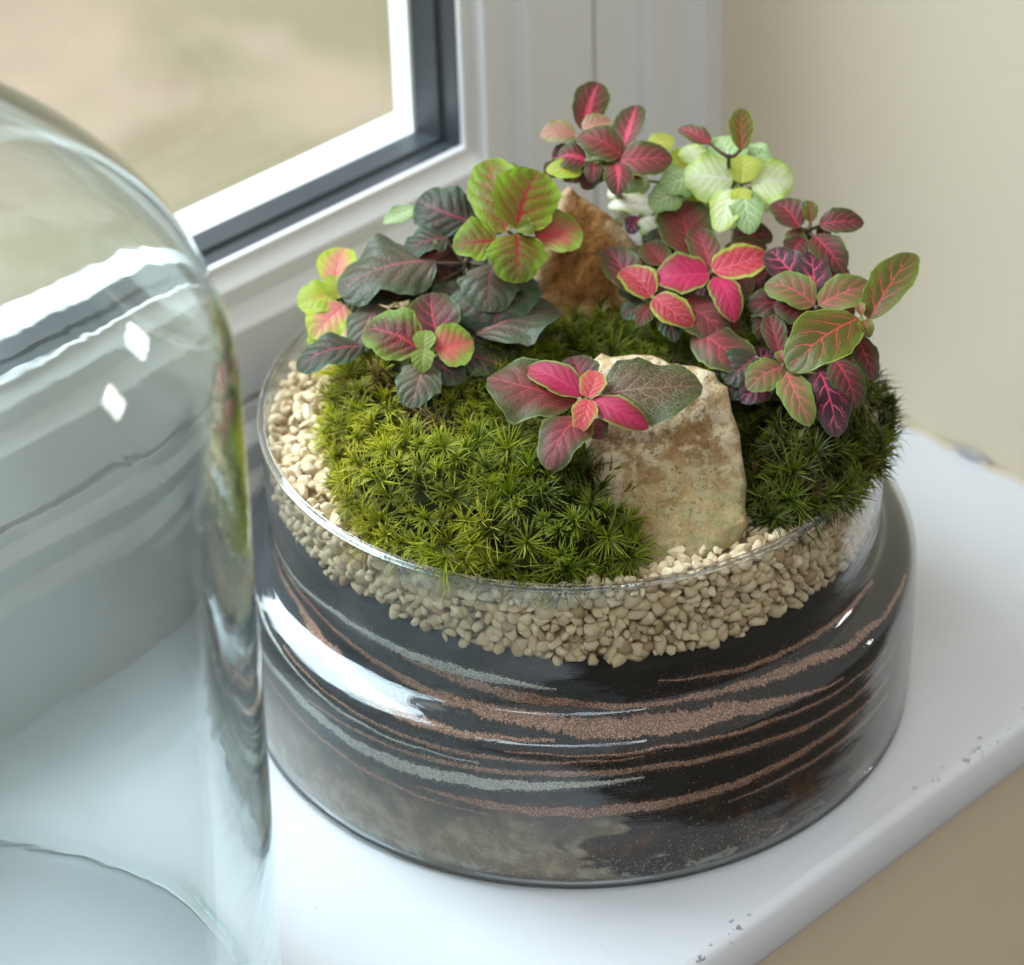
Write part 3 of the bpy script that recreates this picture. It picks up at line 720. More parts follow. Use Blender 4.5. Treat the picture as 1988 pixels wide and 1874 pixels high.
# ------------------------------------------------------------------ leaves
def m_leaf(name, base, edge, vein, rim=None, rimw=.0, vw=.030, mw=.055, N=5.0, k=.36, p=1.15, wash=None, washk=0., net=0., netc=None, mott=.3, gl=.42, trans=.22, fade=1.0, bk=.22):
    n = NT(name); uvn = n.N.new('ShaderNodeUVMap'); u, v, _ = n.sep(uvn.outputs[0]); r = n.rnd()
    w4 = n.math('MULTIPLY', r, 50)
    UV = n.comb(u, v, 0)
    d1 = n.math('SUBTRACT', n.noise(UV, 3.2, 2, .5, w4=w4), .5); d2 = n.math('SUBTRACT', n.noise(UV, 11, 3, .6, w4=n.math('ADD', w4, 9)), .5)
    uu = n.math('ADD', n.math('SUBTRACT', n.math('MULTIPLY', u, 2), 1), n.math('MULTIPLY', d1, .10))
    a = n.math('ABSOLUTE', uu)
    side = n.math('MULTIPLY', n.math('GREATER_THAN', uu, 0), .37)
    s = n.math('SUBTRACT', v, n.math('MULTIPLY', n.math('POWER', a, p), k))
    s = n.math('ADD', s, n.math('ADD', n.math('MULTIPLY', d1, .13), n.math('MULTIPLY', d2, .075)))
    fr = n.math('FRACT', n.math('ADD', n.math('MULTIPLY', s, N), n.math('ADD', side, 3.0)))
    dist = n.math('DIVIDE', n.math('ABSOLUTE', n.math('SUBTRACT', fr, .5)), N)      # 0 on a lateral vein
    wid = n.math('MULTIPLY', n.math('SUBTRACT', 1.12, a), vw)
    lat = n.ss(n.math('DIVIDE', dist, n.math('MAXIMUM', wid, .001)), 1.0, .35)
    midw = n.math('MULTIPLY', n.math('SUBTRACT', 1.1, v), mw*2)
    mid = n.ss(n.math('DIVIDE', a, n.math('MAXIMUM', midw, .002)), 1.0, .4)
    vor = n.vor(n.comb(n.math('ADD', u, n.math('MULTIPLY', d2, .05)), n.math('ADD', n.math('MULTIPLY', v, 1.5), w4), r), 12.5)
    netm = n.math('MULTIPLY', n.ss(vor, .045, .010), n.ss(n.noise(UV, 7, 2, .5, w4=w4), .25, .6, .25, 1))
    inner = n.ss(a, 1.0, .80)
    fd = n.math('MULTIPLY', n.ss(a, 1.02, .45, 1-fade, 1.0), n.ss(v, 1.02, .72, 1-fade, 1))
    fr2 = n.math('FRACT', n.math('ADD', n.math('ADD', n.math('MULTIPLY', s, N*2), n.math('MULTIPLY', d2, .9)), n.math('ADD', n.math('MULTIPLY', side, 2), 3.0)))
    dist2 = n.math('DIVIDE', n.math('ABSOLUTE', n.math('SUBTRACT', fr2, .5)), N*2)     # forks towards the margin
    lat2 = n.math('MULTIPLY', n.ss(n.math('DIVIDE', dist2, n.math('MAXIMUM', n.math('MULTIPLY', wid, .7), .001)), 1.0, .35), n.ss(a, .34, .50))
    vm = n.math('MAXIMUM', n.math('MULTIPLY', n.math('MAXIMUM', lat, n.math('MULTIPLY', lat2, .75)), fd), mid)
    ed = n.math('MAXIMUM', a, n.math('POWER', n.math('ABSOLUTE', n.math('SUBTRACT', n.math('MULTIPLY', v, 2), 1)), 6))
    mo = n.noise(UV, 5, 4, .6, w4=n.math('ADD', w4, 4))
    col = n.mix(n.ss(n.math('ADD', ed, n.math('MULTIPLY', d1, .5)), .35, .95), base, edge)
    if wash:
        wm = n.math('MULTIPLY', n.ss(n.math('ADD', n.math('ADD', n.math('MULTIPLY', a, .75), n.math('MULTIPLY', v, .45)), n.math('MULTIPLY', d1, .8)), .95, .18), washk)
        col = n.mix(wm, col, wash)
    if net: col = n.mix(n.math('MULTIPLY', n.math('MULTIPLY', netm, inner), net), col, netc or vein)
    col = n.mix(n.math('MULTIPLY', n.ss(n.noise(UV, 26, 3, .6, w4=w4), .35, .75), mott*.5), col, n.hsv(col, .5, .9, .62))
    col = n.mix(n.math('MULTIPLY', vm, .94), col, n.mix(n.ss(v, 0, 1), vein, n.hsv(vein, .5, .9, .85)))
    if rim:
        rm = n.ss(n.math('ADD', ed, n.math('MULTIPLY', d2, .06)), 1-rimw*1.25, 1-rimw*.55); col = n.mix(n.math('MULTIPLY', rm, .92), col, rim)
    col = n.hsv(col, .5, 1.0, n.math('ADD', .88, n.math('MULTIPLY', r, .24)))
    pill = n.math('MULTIPLY', n.ss(dist, 0, .085), n.ss(a, 0, .22))
    h = n.math('ADD', n.math('MULTIPLY', pill, .85), n.math('ADD', n.math('MULTIPLY', n.ss(vor, 0, .2), .22), n.math('MULTIPLY', n.noise(UV, 70, 3, .6), .12)))
    sh = n.bsdf(col, gl, .28, n.bump(h, bk, .0008), Sheen_Weight=.03, Sheen_Roughness=.4)
    return n.done(n.addtrans(sh, n.hsv(col, .49, 1.1, 1.25), trans))
LIME = (.225, .275, .045, 1)
L = dict(
    green=m_leaf('green_leaf_red_veins', (.105, .180, .008, 1), (.195, .305, .014, 1), (.30, .016, .014, 1), LIME, .045, .021, .060, 5.2, .34, 1.25, (.27, .030, .016, 1), .4, trans=.30, fade=.75, bk=.42),
    greenred=m_leaf('green_leaf_red_heart', (.060, .088, .006, 1), (.125, .205, .012, 1), (.36, .018, .022, 1), LIME, .05, .014, .050, 5.2, .34, 1.25, (.115, .010, .008, 1), 1.0, trans=.2, fade=.8, bk=.4),
    greenpink=m_leaf('green_leaf_pink_heart', (.155, .225, .025, 1), (.18, .275, .03, 1), (.58, .050, .065, 1), LIME, .045, .016, .05, 5.2, .34, 1.25, (.48, .075, .075, 1), .9, trans=.22, fade=.85),
    dark=m_leaf('dark_green_leaf', (.028, .044, .018, 1), (.042, .070, .030, 1), (.30, .028, .055, 1), (.08, .115, .06, 1), .03, .008, .038, 5.0, .36, 1.2, (.09, .030, .030, 1), .3, mott=.6, gl=.40, trans=.08, fade=.9, bk=.42),
    grey=m_leaf('grey_green_leaf', (.070, .080, .042, 1), (.085, .108, .055, 1), (.36, .085, .095, 1), (.12, .15, .08, 1), .03, .006, .028, 5.2, .38, 1.2, (.17, .080, .062, 1), .35, mott=.55, gl=.40, trans=.10, fade=.8, bk=.42),
    darkred=m_leaf('dark_red_leaf', (.042, .024, .012, 1), (.048, .055, .014, 1), (.42, .020, .042, 1), (.11, .14, .035, 1), .05, .015, .045, 5.0, .36, 1.15, (.12, .016, .018, 1), .6, .25, mott=.45, gl=.48, trans=.10),
    brownred=m_leaf('brown_red_leaf', (.085, .040, .016, 1), (.070, .082, .022, 1), (.40, .030, .045, 1), (.15, .19, .055, 1), .06, .011, .032, 5.2, .36, 1.15, (.20, .026, .028, 1), .75, .5, (.22, .11, .04, 1), mott=.45, gl=.5),
    dustypink=m_leaf('dusty_pink_leaf', (.120, .042, .030, 1), (.080, .078, .022, 1), (.52, .050, .070, 1), (.17, .195, .05, 1), .075, .013, .030, 5.2, .36, 1.15, (.27, .035, .042, 1), .7, .75, (.080, .065, .025, 1), mott=.35, gl=.5),
    hot=m_leaf('hot_pink_leaf', (.36, .012, .045, 1), (.26, .035, .030, 1), (.56, .035, .10, 1), (.19, .245, .045, 1), .14, .006, .022, 5.5, .36, 1.15, (.50, .014, .080, 1), .8, .8, (.105, .030, .014, 1), mott=.6, gl=.5),
    pinkmid=m_leaf('dark_leaf_pink_midrib', (.070, .040, .018, 1), (.060, .065, .020, 1), (.58, .050, .095, 1), (.13, .16, .04, 1), .06, .010, .16, 5.0, .36, 1.15, (.26, .022, .035, 1), .7, .3, (.22, .08, .04, 1), mott=.4, gl=.5),
    pinknet=m_leaf('netted_pink_leaf', (.56, .070, .075, 1), (.52, .13, .07, 1), (.36, .008, .018, 1), (.30, .35, .07, 1), .17, .024, .028, 4.6, .36, 1.15, (.60, .085, .10, 1), .5, .95, (.66, .28, .16, 1), mott=.2, gl=.5),
    rednet=m_leaf('red_leaf_pale_net', (.36, .010, .030, 1), (.33, .050, .024, 1), (.60, .12, .12, 1), (.31, .36, .055, 1), .20, .015, .026, 5.5, .36, 1.15, (.46, .016, .055, 1), .6, .9, (.54, .25, .12, 1), mott=.2, gl=.5),
    olivenet=m_leaf('olive_leaf_pale_net', (.060, .066, .020, 1), (.064, .074, .024, 1), (.26, .14, .085, 1), (.20, .19, .08, 1), .03, .012, .022, 6.0, .36, 1.1, (.17, .050, .040, 1), .4, .85, (.235, .215, .105, 1), mott=.35, gl=.55),
    olive=m_leaf('olive_leaf_red_veins', (.060, .078, .005, 1), (.088, .122, .008, 1), (.52, .040, .040, 1), LIME, .05, .016, .030, 4.8, .34, 1.2, (.11, .050, .008, 1), .4, .22, (.30, .045, .022, 1), mott=.25, gl=.42, trans=.18, fade=.7),
    pale=m_leaf('pale_green_leaf_pink_veins', (.115, .132, .026, 1), (.150, .195, .038, 1), (.62, .090, .115, 1), (.20, .29, .05, 1), .065, .020, .036, 4.6, .34, 1.2, (.28, .075, .05, 1), .5, .4, (.46, .115, .08, 1), mott=.2, gl=.5),
    purple=m_leaf('near_black_leaf', (.028, .012, .018, 1), (.024, .018, .016, 1), (.56, .036, .085, 1), (.085, .095, .05, 1), .04, .024, .040, 4.2, .34, 1.2, (.05, .010, .018, 1), .4, .15, mott=.3, gl=.42, trans=.08, fade=.75),
    lime=m_leaf('lime_leaf', (.33, .44, .035, 1), (.36, .47, .045, 1), (.62, .22, .10, 1), None, 0, .006, .02, 5, .34, 1.2, (.52, .42, .08, 1), .4, mott=.15, trans=.35),
    young=m_leaf('young_green_leaf', (.165, .225, .03, 1), (.19, .26, .035, 1), (.22, .25, .08, 1), LIME, .04, .012, .03, 4.5, .34, 1.2, (.24, .24, .05, 1), .5, mott=.2, trans=.25, bk=.35),
    limepink=m_leaf('lime_leaf_pink_heart', (.48, .46, .07, 1), (.42, .54, .05, 1), (.70, .12, .14, 1), (.44, .55, .05, 1), .10, .020, .05, 5, .34, 1.2, (.70, .24, .20, 1), .9, mott=.15, trans=.3),
    white=m_leaf('white_veined_lime_leaf', (.60, .68, .24, 1), (.46, .58, .12, 1), (.84, .86, .66, 1), None, 0, .030, .05, 6, .36, 1.1, (.76, .80, .50, 1), .5, .55, (.80, .84, .58, 1), mott=.2, trans=.3),
    yellow=m_leaf('yellow_green_leaf', (.46, .48, .07, 1), (.40, .46, .07, 1), (.72, .70, .20, 1), None, 0, .018, .04, 6, .36, 1.1, None, 0, .3, (.74, .72, .3, 1), mott=.15, trans=.35),
    mint=m_leaf('mint_green_leaf', (.30, .42, .16, 1), (.25, .37, .12, 1), (.66, .74, .46, 1), None, 0, .022, .04, 6, .36, 1.1, None, 0, .4, (.60, .68, .40, 1), mott=.2, trans=.25),
    cream=m_leaf('cream_leaf_purple_flecks', (.70, .66, .50, 1), (.42, .46, .22, 1), (.20, .05, .10, 1), (.40, .44, .16, 1), .10, .008, .02, 5, .36, 1.1, (.74, .68, .56, 1), .6, .5, (.26, .07, .13, 1), mott=.2, trans=.2),
    peach=m_leaf('peach_leaf', (.38, .19, .12, 1), (.28, .24, .09, 1), (.62, .16, .14, 1), None, 0, .012, .03, 5, .36, 1.1, None, 0, mott=.2, trans=.25),
)
def m_stem(name, c1, c2):
    n = NT(name); P = n.coord(); a = n.noise(P, 350, 3)
    return n.done(n.bsdf(n.mix(a, c1, c2), .6, .3, n.bump(n.noise(P, 1500, 2), .3, .0004)))
STEM = m_stem('green_stem', (.14, .16, .05, 1), (.24, .24, .09, 1)); STEMD = m_stem('brown_stem', (.06, .038, .025, 1), (.12, .08, .045, 1))
SHAPE = dict(round=(.86, .47), oval=(.93, .50), long=(.95, .56), wide=(.86, .44))
TOCAM = -FWD
def leaf_mesh(B, T, n0, wpx, shape, roll, arch, cup, wave, seed):
    ax = (T-B); Ln = ax.length; ax = ax/Ln
    nn = (n0-ax*n0.dot(ax)).normalized(); sd = ax.cross(nn)
    if roll:
        q = Matrix.Rotation(R(roll), 3, ax); nn = q@nn; sd = q@sd
    mid = (B+T)/2; vd = (mid-CAM); dist = vd.dot(FWD); vdn = vd.normalized()
    fore = max(.35, math.sqrt(max(0, 1-sd.dot(vdn)**2)))
    W = wpx*1.05*dist/F_PX/fore/2
    a_, b_ = SHAPE[shape]; nu, nv = 8, 16; v = []; uv = []; f = []
    rg = random.Random(seed); ph = rg.uniform(0, 6); ph2 = rg.uniform(0, 6); bend = rg.uniform(-.16, .16); wave = wave*1.5
    for j in range(nv+1):
        t = j/nv; t = t*t*(3-2*t)*.5+t*.5
        w = max(math.sin(math.pi*min(max(t**a_, .0), 1))**b_ if 0 < t < 1 else 0, .012)
        w *= 1+.05*math.sin(t*13+ph)+.03*math.sin(t*31+ph2)
        c = B+(T-B)*t+sd*(W*bend*math.sin(math.pi*t))+nn*(arch*4*t*(1-t)*Ln)-nn*(.10*Ln*t**3*(1 if arch > 0 else 0))
        for i in range(nu+1):
            u = -1+2*i/nu
            wv = wave*math.sin(t*8.5+ph+(1.7 if u > 0 else 0))*u*u*w+wave*.35*math.sin(t*19+ph2+u*2)*abs(u)**3*w
            fold = cup*(abs(u)**1.6)*w
            pos = c+sd*(u*W*w)+nn*((fold+wv)*W)+nn*(-.05*W*(1-abs(u))**6*w)
            pos = pos-ax*(.0 if t < .5 else .02*Ln*abs(u)**2*(t-.5)*w)
            v.append(pos); uv.append((i/nu, t))
    m = nu+1
    for j in range(nv):
        for i in range(nu): f.append((j*m+i, j*m+i+1, (j+1)*m+i+1, (j+1)*m+i))
    me = mesh('leaf', v, f); ul = me.uv_layers.new(name='uv')
    li = np.zeros(len(me.loops), np.int32); me.loops.foreach_get('vertex_index', li)
    ul.data.foreach_set('uv', np.array(uv, np.float32)[li].ravel()); return me
_seed = [0]
def plant(label, cx, cy, cz, root, leaves, n0=None, stem=None, rz=.106, sr=.0011, mix=(.55, .62)):
    """leaves: (base px, base py, tip px, tip py, width px, material, shape, depth mm at base, depth mm at tip, roll, arch, cup, wave)"""
    C = at_z(cx, cy, cz); n_ = n0 or (TOCAM*mix[0]+Vector((0, 0, mix[1]))).normalized()
    ro = at_z(root[0], root[1], rz)
    e = empty('fittonia_plant', ro); tag(e, label, 'plant', 'small nerve plants growing in the glass dish')
    def pt(px, py, d):
        r = ray(px, py); t = (C-CAM).dot(n_)/r.dot(n_); return CAM+r*(t+d/1000)
    bm = bmesh.new()
    m1 = ro.lerp(C, .55)+Vector((random.uniform(-.003, .003), random.uniform(-.003, .003), .002))
    tube(bm, [ro, m1, C-n_*.0015, C], [sr*1.2, sr*1.05, sr*.9, sr*.7])
    for sp in leaves:
        bx, by, tx, ty, wpx, mat, shp = sp[:7]; ex = list(sp[7:])+[None]*6
        d0 = ex[0] if ex[0] is not None else 0.; d1 = ex[1] if ex[1] is not None else d0
        roll = ex[2] if ex[2] is not None else random.uniform(-12, 12)
        arch = ex[3] if ex[3] is not None else random.uniform(.05, .11)
        cup = ex[4] if ex[4] is not None else random.uniform(.05, .22)
        wave = ex[5] if ex[5] is not None else random.uniform(.04, .10)
        B = pt(bx, by, d0); T = pt(tx, ty, d1); _seed[0] += 1
        me = leaf_mesh(B, T, n_, wpx, shp, roll, arch, cup, wave, _seed[0])
        o = link('leaf', me, L[mat], e); o.location = -ro
        j = C-n_*(.0015+max(0, d0)*.0006)
        md = j.lerp(B, .5)-n_*.0008
        if (B-C).length < .03: tube(bm, [j, md, B+(T-B)*.06-n_*.0003], [.0007, .0006, .0005], 6)
    o = link('stem', bm_mesh('stem', bm), stem or STEM, e); o.location = -ro
    return e
FILL = dict(dl=[(760, 545), (832, 545), (900, 480), (722, 640), (782, 690), (905, 700), (962, 668), (1022, 636), (860, 515), (948, 430), (980, 560), (700, 600), (840, 610), (930, 610), (800, 505)],
    rc=[(1250, 505), (1312, 545), (1420, 560), (1350, 470), (1242, 560), (1300, 500), (1400, 640), (1440, 690), (1340, 600), (1470, 540)],
    rr=[(1490, 640), (1560, 560), (1620, 600), (1600, 680), (1642, 640), (1510, 560), (1560, 690), (1640, 700), (1580, 740), (1500, 590)],
    rj=[(1405, 715), (1450, 735), (1500, 760), (1550, 760), (1470, 700), (1420, 760)],
    bk=[(1112, 330), (1152, 345), (1232, 330), (1160, 290), (1100, 300), (1220, 350)],
    bn=[(1330, 310), (1382, 400), (1482, 385), (1345, 400), (1300, 390), (1490, 330), (1400, 300), (1470, 300), (1440, 420)],
    bc=[(1230, 395), (1300, 425), (1262, 440), (1330, 430), (1350, 410), (1210, 420)],
    kk=[(1545, 470), (1600, 480), (1540, 420), (1600, 450)])
def fill(key, mats, size, seed, far=9):
    '''the lower, shaded leaves that make the clump bushy'''
    rg = random.Random(seed); out = []
    for i, (x, y) in enumerate(FILL[key]):
        a = rg.uniform(0, 2*math.pi); l = size*rg.uniform(.75, 1.2)
        out.append((x-math.cos(a)*l/2, y-math.sin(a)*l*.4, x+math.cos(a)*l/2, y+math.sin(a)*l*.4, l*rg.uniform(.62, .85), rg.choice(mats), rg.choice(('round', 'oval')), far+rg.uniform(-2, 4), far+rg.uniform(-3, 4), rg.uniform(-25, 25), .08, rg.uniform(-.15, .15), .1))
    return out
# --- A green rosette, top left of centre
plant('round leaved green plant with red veins standing tallest left of the rust brown rock', 1010, 447, .163, (965, 720), [
    (982, 452, 940, 299, 104, 'green', 'round', 2, 3, -14, .07, .10, .05),
    (1003, 446, 1050, 326, 128, 'green', 'wide', -1, -3, 14, .10, .06, .07),
    (966, 468, 879, 474, 76, 'green', 'round', 1, 0, 8, .08, .12, .05),
    (1003, 455, 1001, 544, 112, 'green', 'wide', -1.5, -2, -4, .14, -.10, .06),
    (1040, 462, 1127, 435, 92, 'greenpink', 'round', 4, 5, -6, .06, .1, .05),
    (1004, 446, 1032, 430, 20, 'young', 'round', -2, -4, 30, .2, .3, .0),
    (1004, 446, 1036, 452, 30, 'young', 'round', -2.5, -3.5, -20, .2, .25, .0),
    (1000, 400, 1004, 312, 50, 'green', 'round', 5, 6, 30, .05, .1, .05),
], stem=STEMD)
# --- B dark group
plant('dark grey green plant with big drooping wavy leaves at the left of the dish', 905, 505, .150, (900, 740), [
    (908, 428, 806, 384, 104, 'dark', 'wide', 3, 4, -10, .10, -.12, .08),
    (868, 462, 786, 482, 52, 'dark', 'oval', 3, 1, 20, .08, .0, .10),
    (845, 506, 654, 552, 106, 'grey', 'oval', 1, -3, 16, .06, -.16, .16),
    (838, 512, 800, 470, 60, 'brownred', 'oval', 2, 4, -10, .05, .1, .1),
    (960, 512, 949, 599, 116, 'grey', 'wide', -1, -4, 0, .16, -.28, .10),
    (950, 540, 975, 629, 186, 'dark', 'wide', 2, -1, 4, .12, -.12, .06),
    (925, 650, 1082, 588, 92, 'grey', 'oval', 2, 2, -24, .08, -.05, .14),
    (735, 592, 690, 678, 74, 'grey', 'round', 3, 2, 10, .10, -.1, .08),
    (702, 672, 574, 708, 60, 'dark', 'oval', 2, 0, 14, .08, -.1, .08),
    (905, 690, 1010, 722, 70, 'dark', 'oval', 3, 3, -20, .06, -.05, .1),
    (930, 440, 975, 398, 46, 'grey', 'oval', 6, 8, 0, .05, .1, .1),
    (770, 580, 712, 560, 60, 'dark', 'oval', 6, 6, 0, .06, .1, .1),
    (905, 560, 845, 610, 70, 'dark', 'round', 6, 5, 0, .06, .1, .1),
    (940, 560, 900, 500, 80, 'dark', 'round', 9, 10, 0, .06, .1, .1),
    (980, 600, 1040, 560, 80, 'dark', 'round', 9, 10, 0, .06, .1, .1),
    (800, 610, 760, 650, 70, 'darkred', 'round', 8, 6, 0, .06, .1, .1),
    (880, 640, 930, 690, 80, 'dark', 'round', 9, 6, 0, .06, .1, .1),
    (820, 560, 860, 630, 80, 'dark', 'round', 10, 9, 0, .06, .1, .1),
    (760, 470, 715, 520, 50, 'dustypink', 'oval', 10, 9, 0, .06, .1, .1),
    (812, 405, 742, 430, 30, 'mint', 'long', 9, 10, 0, .05, .1, .1),
]+fill('dl', ['dark', 'dark', 'grey', 'darkred'], 92, 1, 11), stem=STEMD)
# --- C green rosette with red leaves
plant('small green rosette with red hearted leaves low on the left above the moss', 824, 678, .143, (850, 800), [
    (812, 676, 707, 632, 100, 'greenred', 'wide', 1, 2, -8, .06, .05, .05),
    (856, 668, 838, 560, 98, 'darkred', 'round', 5, 7, 0, .05, .1, .06),
    (846, 680, 919, 660, 84, 'greenpink', 'wide', .5, 0, 6, .07, .05, .04),
    (823, 681, 826, 639, 42, 'young', 'round', -1.5, -1.5, 0, .12, .15, .0),
    (823, 678, 820, 721, 44, 'young', 'round', -2, -2.5, 0, .12, .1, .0),
    (820, 708, 795, 786, 84, 'grey', 'wide', 2, -1, 0, .14, -.12, .08),
    (838, 700, 900, 738, 60, 'dark', 'oval', 5, 4, 0, .08, .1, .08),
])
# --- D lime plant at the far left
plant('lime green plant with pink hearted leaves at the far left behind the dark leaves', 655, 572, .140, (700, 690), [
    (648, 556, 670, 474, 72, 'limepink', 'round', 1, 3, 0, .07, .1, .05),
    (655, 580, 650, 528, 56, 'lime', 'round', -1, 0, 0, .07, .1, .05),
    (648, 572, 578, 590, 62, 'lime', 'wide', -1, -2, 0, .10, .0, .05),
    (668, 592, 606, 652, 78, 'limepink', 'round', -1, -2, 0, .08, .0, .06),
    (640, 640, 600, 668, 44, 'lime', 'oval', 2, 1, 0, .08, .1, .05),
    (690, 590, 718, 640, 60, 'grey', 'oval', 4, 3, 0, .05, .1, .05),
], mix=(.5, .7))
# --- E front pink rosette
plant('front rosette with two bright pink leaves and netted olive leaves lying on the pale stone', 1140, 774, .146, (1130, 880), [
    (1118, 780, 947, 722, 112, 'brownred', 'oval', 2.5, 1, 8, .08, -.14, .14),
    (1133, 768, 1021, 708, 60, 'hot', 'long', -.5, -1, -6, .08, .14, .04),
    (1140, 772, 1156, 716, 50, 'pinknet', 'round', -1.5, -1.5, 0, .10, .12, .02),
    (1141, 776, 1124, 836, 48, 'pinknet', 'round', -2, -2.5, 0, .14, .05, .03),
    (1150, 775, 1258, 826, 56, 'hot', 'long', -.5, -2, 8, .10, -.12, .05),
    (1168, 764, 1364, 737, 116, 'olivenet', 'oval', 2.5, 1.5, -8, .08, -.08, .14),
    (1134, 806, 1063, 902, 88, 'dustypink', 'round', 1.5, -2, 6, .12, -.16, .12),
    (1135, 745, 1112, 687, 74, 'darkred', 'round', 4, 5, 0, .05, .1, .05),
    (1150, 815, 1168, 850, 50, 'darkred', 'oval', 3, 2, 0, .05, .1, .05),
], rz=.108, mix=(.5, .75))
# --- F pink plant, centre right
plant('pink plant with lime edged red leaves in the middle, right of the rust brown rock', 1381, 528, .150, (1385, 660), [
    (1377, 532, 1272, 536, 74, 'hot', 'oval', 0, -1, 6, .08, .12, .04),
    (1383, 527, 1493, 490, 68, 'rednet', 'oval', 0, 0, -6, .08, .10, .04),
    (1379, 524, 1348, 437, 62, 'dustypink', 'oval', 1.5, 3, 0, .06, .1, .04),
    (1388, 538, 1426, 619, 58, 'hot', 'oval', -.5, -3, 0, .14, -.1, .06),
    (1342, 492, 1318, 381, 108, 'brownred', 'round', 5, 8, 0, .06, .08, .07),
    (1310, 588, 1408, 654, 86, 'dustypink', 'oval', 3, 1, 0, .10, -.1, .07),
    (1352, 642, 1470, 716, 86, 'dustypink', 'oval', 4, 0, -6, .10, -.16, .10),
    (1405, 492, 1490, 474, 42, 'brownred', 'oval', 6, 7, 0, .05, .1, .05),
    (1290, 515, 1255, 466, 56, 'brownred', 'oval', 6, 8, 0, .05, .1, .05),
    (1400, 600, 1345, 560, 70, 'darkred', 'round', 8, 9, 0, .05, .1, .05),
    (1430, 470, 1500, 450, 56, 'darkred', 'oval', 10, 10, 0, .05, .1, .05),
    (1300, 480, 1270, 440, 60, 'dark', 'oval', 10, 12, 0, .05, .1, .05),
]+fill('rc', ['brownred', 'darkred', 'dustypink', 'dark'], 84, 2), stem=STEMD)
plant('low sprig with two small bright pink netted leaves edged in lime, above the back moss', 1268, 576, .146, (1275, 690), [
    (1265, 577, 1206, 519, 62, 'rednet', 'round', 0, 1, 0, .08, .14, .03),
    (1270, 577, 1345, 628, 60, 'rednet', 'oval', -1, -2.5, 0, .10, .05, .04),
    (1236, 572, 1174, 472, 66, 'darkred', 'oval', 4, 6, 0, .06, .1, .07),
    (1262, 592, 1240, 630, 38, 'brownred', 'round', 1.5, 1, 0, .08, .0, .03),
    (1240, 600, 1206, 612, 36, 'dark', 'oval', 3, 3, 0, .08, .0, .03),
    (1290, 600, 1310, 660, 46, 'dark', 'oval', 4, 3, 0, .08, .0, .03),
])
# --- H, I, J: right hand group
plant('green plant with four pink veined leaves at the right, behind the large olive leaf', 1585, 596, .148, (1560, 720), [
    (1585, 585, 1577, 478, 62, 'purple', 'oval', 2, 5, 0, .06, .08, .05),
    (1582, 592, 1486, 545, 66, 'pale', 'oval', 0, 0, 0, .08, .08, .05),
    (1589, 592, 1698, 550, 66, 'pale', 'oval', -.5, -1, 0, .08, .06, .05),
    (1578, 604, 1503, 588, 62, 'darkred', 'oval', 3, 3, 0, .06, .05, .05),
    (1588, 612, 1556, 668, 46, 'darkred', 'oval', 3, 2, 0, .06, .05, .05),
    (1552, 545, 1494, 478, 66, 'purple', 'oval', 5, 7, 0, .06, .08, .05),
    (1600, 560, 1636, 508, 56, 'darkred', 'oval', 6, 8, 0, .06, .08, .05),
    (1560, 640, 1500, 690, 70, 'purple', 'oval', 8, 6, 0, .06, .08, .05),
    (1620, 640, 1660, 690, 60, 'darkred', 'oval', 7, 5, 0, .06, .08, .05),
]+fill('rr', ['darkred', 'purple', 'brownred', 'darkred'], 76, 3), stem=STEMD)
plant('tall sprig with two large olive leaves with red veins at the far right', 1674, 622, .152, (1640, 760), [
    (1686, 622, 1774, 479, 80, 'olive', 'long', 0, 1, -12, .06, .16, .04),
    (1667, 618, 1532, 708, 108, 'olive', 'oval', -2, -5, 4, .08, .04, .04),
    (1672, 612, 1668, 586, 20, 'pale', 'long', -1, -1, 0, .2, .3, 0),
    (1676, 622, 1688, 654, 30, 'olive', 'oval', -3, -4, 0, .2, .2, 0),
    (1660, 652, 1697, 732, 48, 'darkred', 'oval', 4, 2, 0, .08, .05, .05),
    (1664, 640, 1640, 690, 50, 'darkred', 'oval', 5, 4, 0, .08, .05, .05),
])
plant('low sprig of small pink veined and near black leaves hanging over the right moss', 1526, 706, .138, (1540, 800), [
    (1520, 712, 1452, 752, 64, 'pale', 'round', 0, -2, 0, .10, -.05, .05),
    (1526, 722, 1572, 820, 62, 'pale', 'oval', 0, -4, 0, .12, -.08, .05),
    (1592, 722, 1627, 840, 78, 'purple', 'oval', 2.5, -1, 0, .10, -.1, .06),
    (1622, 700, 1664, 786, 64, 'darkred', 'oval', 2, -1, 0, .10, -.05, .05),
    (1514, 690, 1492, 602, 46, 'darkred', 'oval', 3, 4, 0, .06, .1, .05),
    (1522, 706, 1512, 680, 24, 'pale', 'round', -1, -1, 0, .2, .2, 0),
    (1530, 712, 1560, 722, 22, 'olive', 'oval', -1.5, -2, 0, .2, .2, 0),
    (1470, 690, 1410, 740, 80, 'dark', 'oval', 6, 5, 0, .06, .0, .08),
    (1500, 730, 1440, 778, 60, 'purple', 'oval', 6, 5, 0, .06, .0, .08),
]+fill('rj', ['dark', 'purple', 'darkred'], 76, 4), rz=.108)
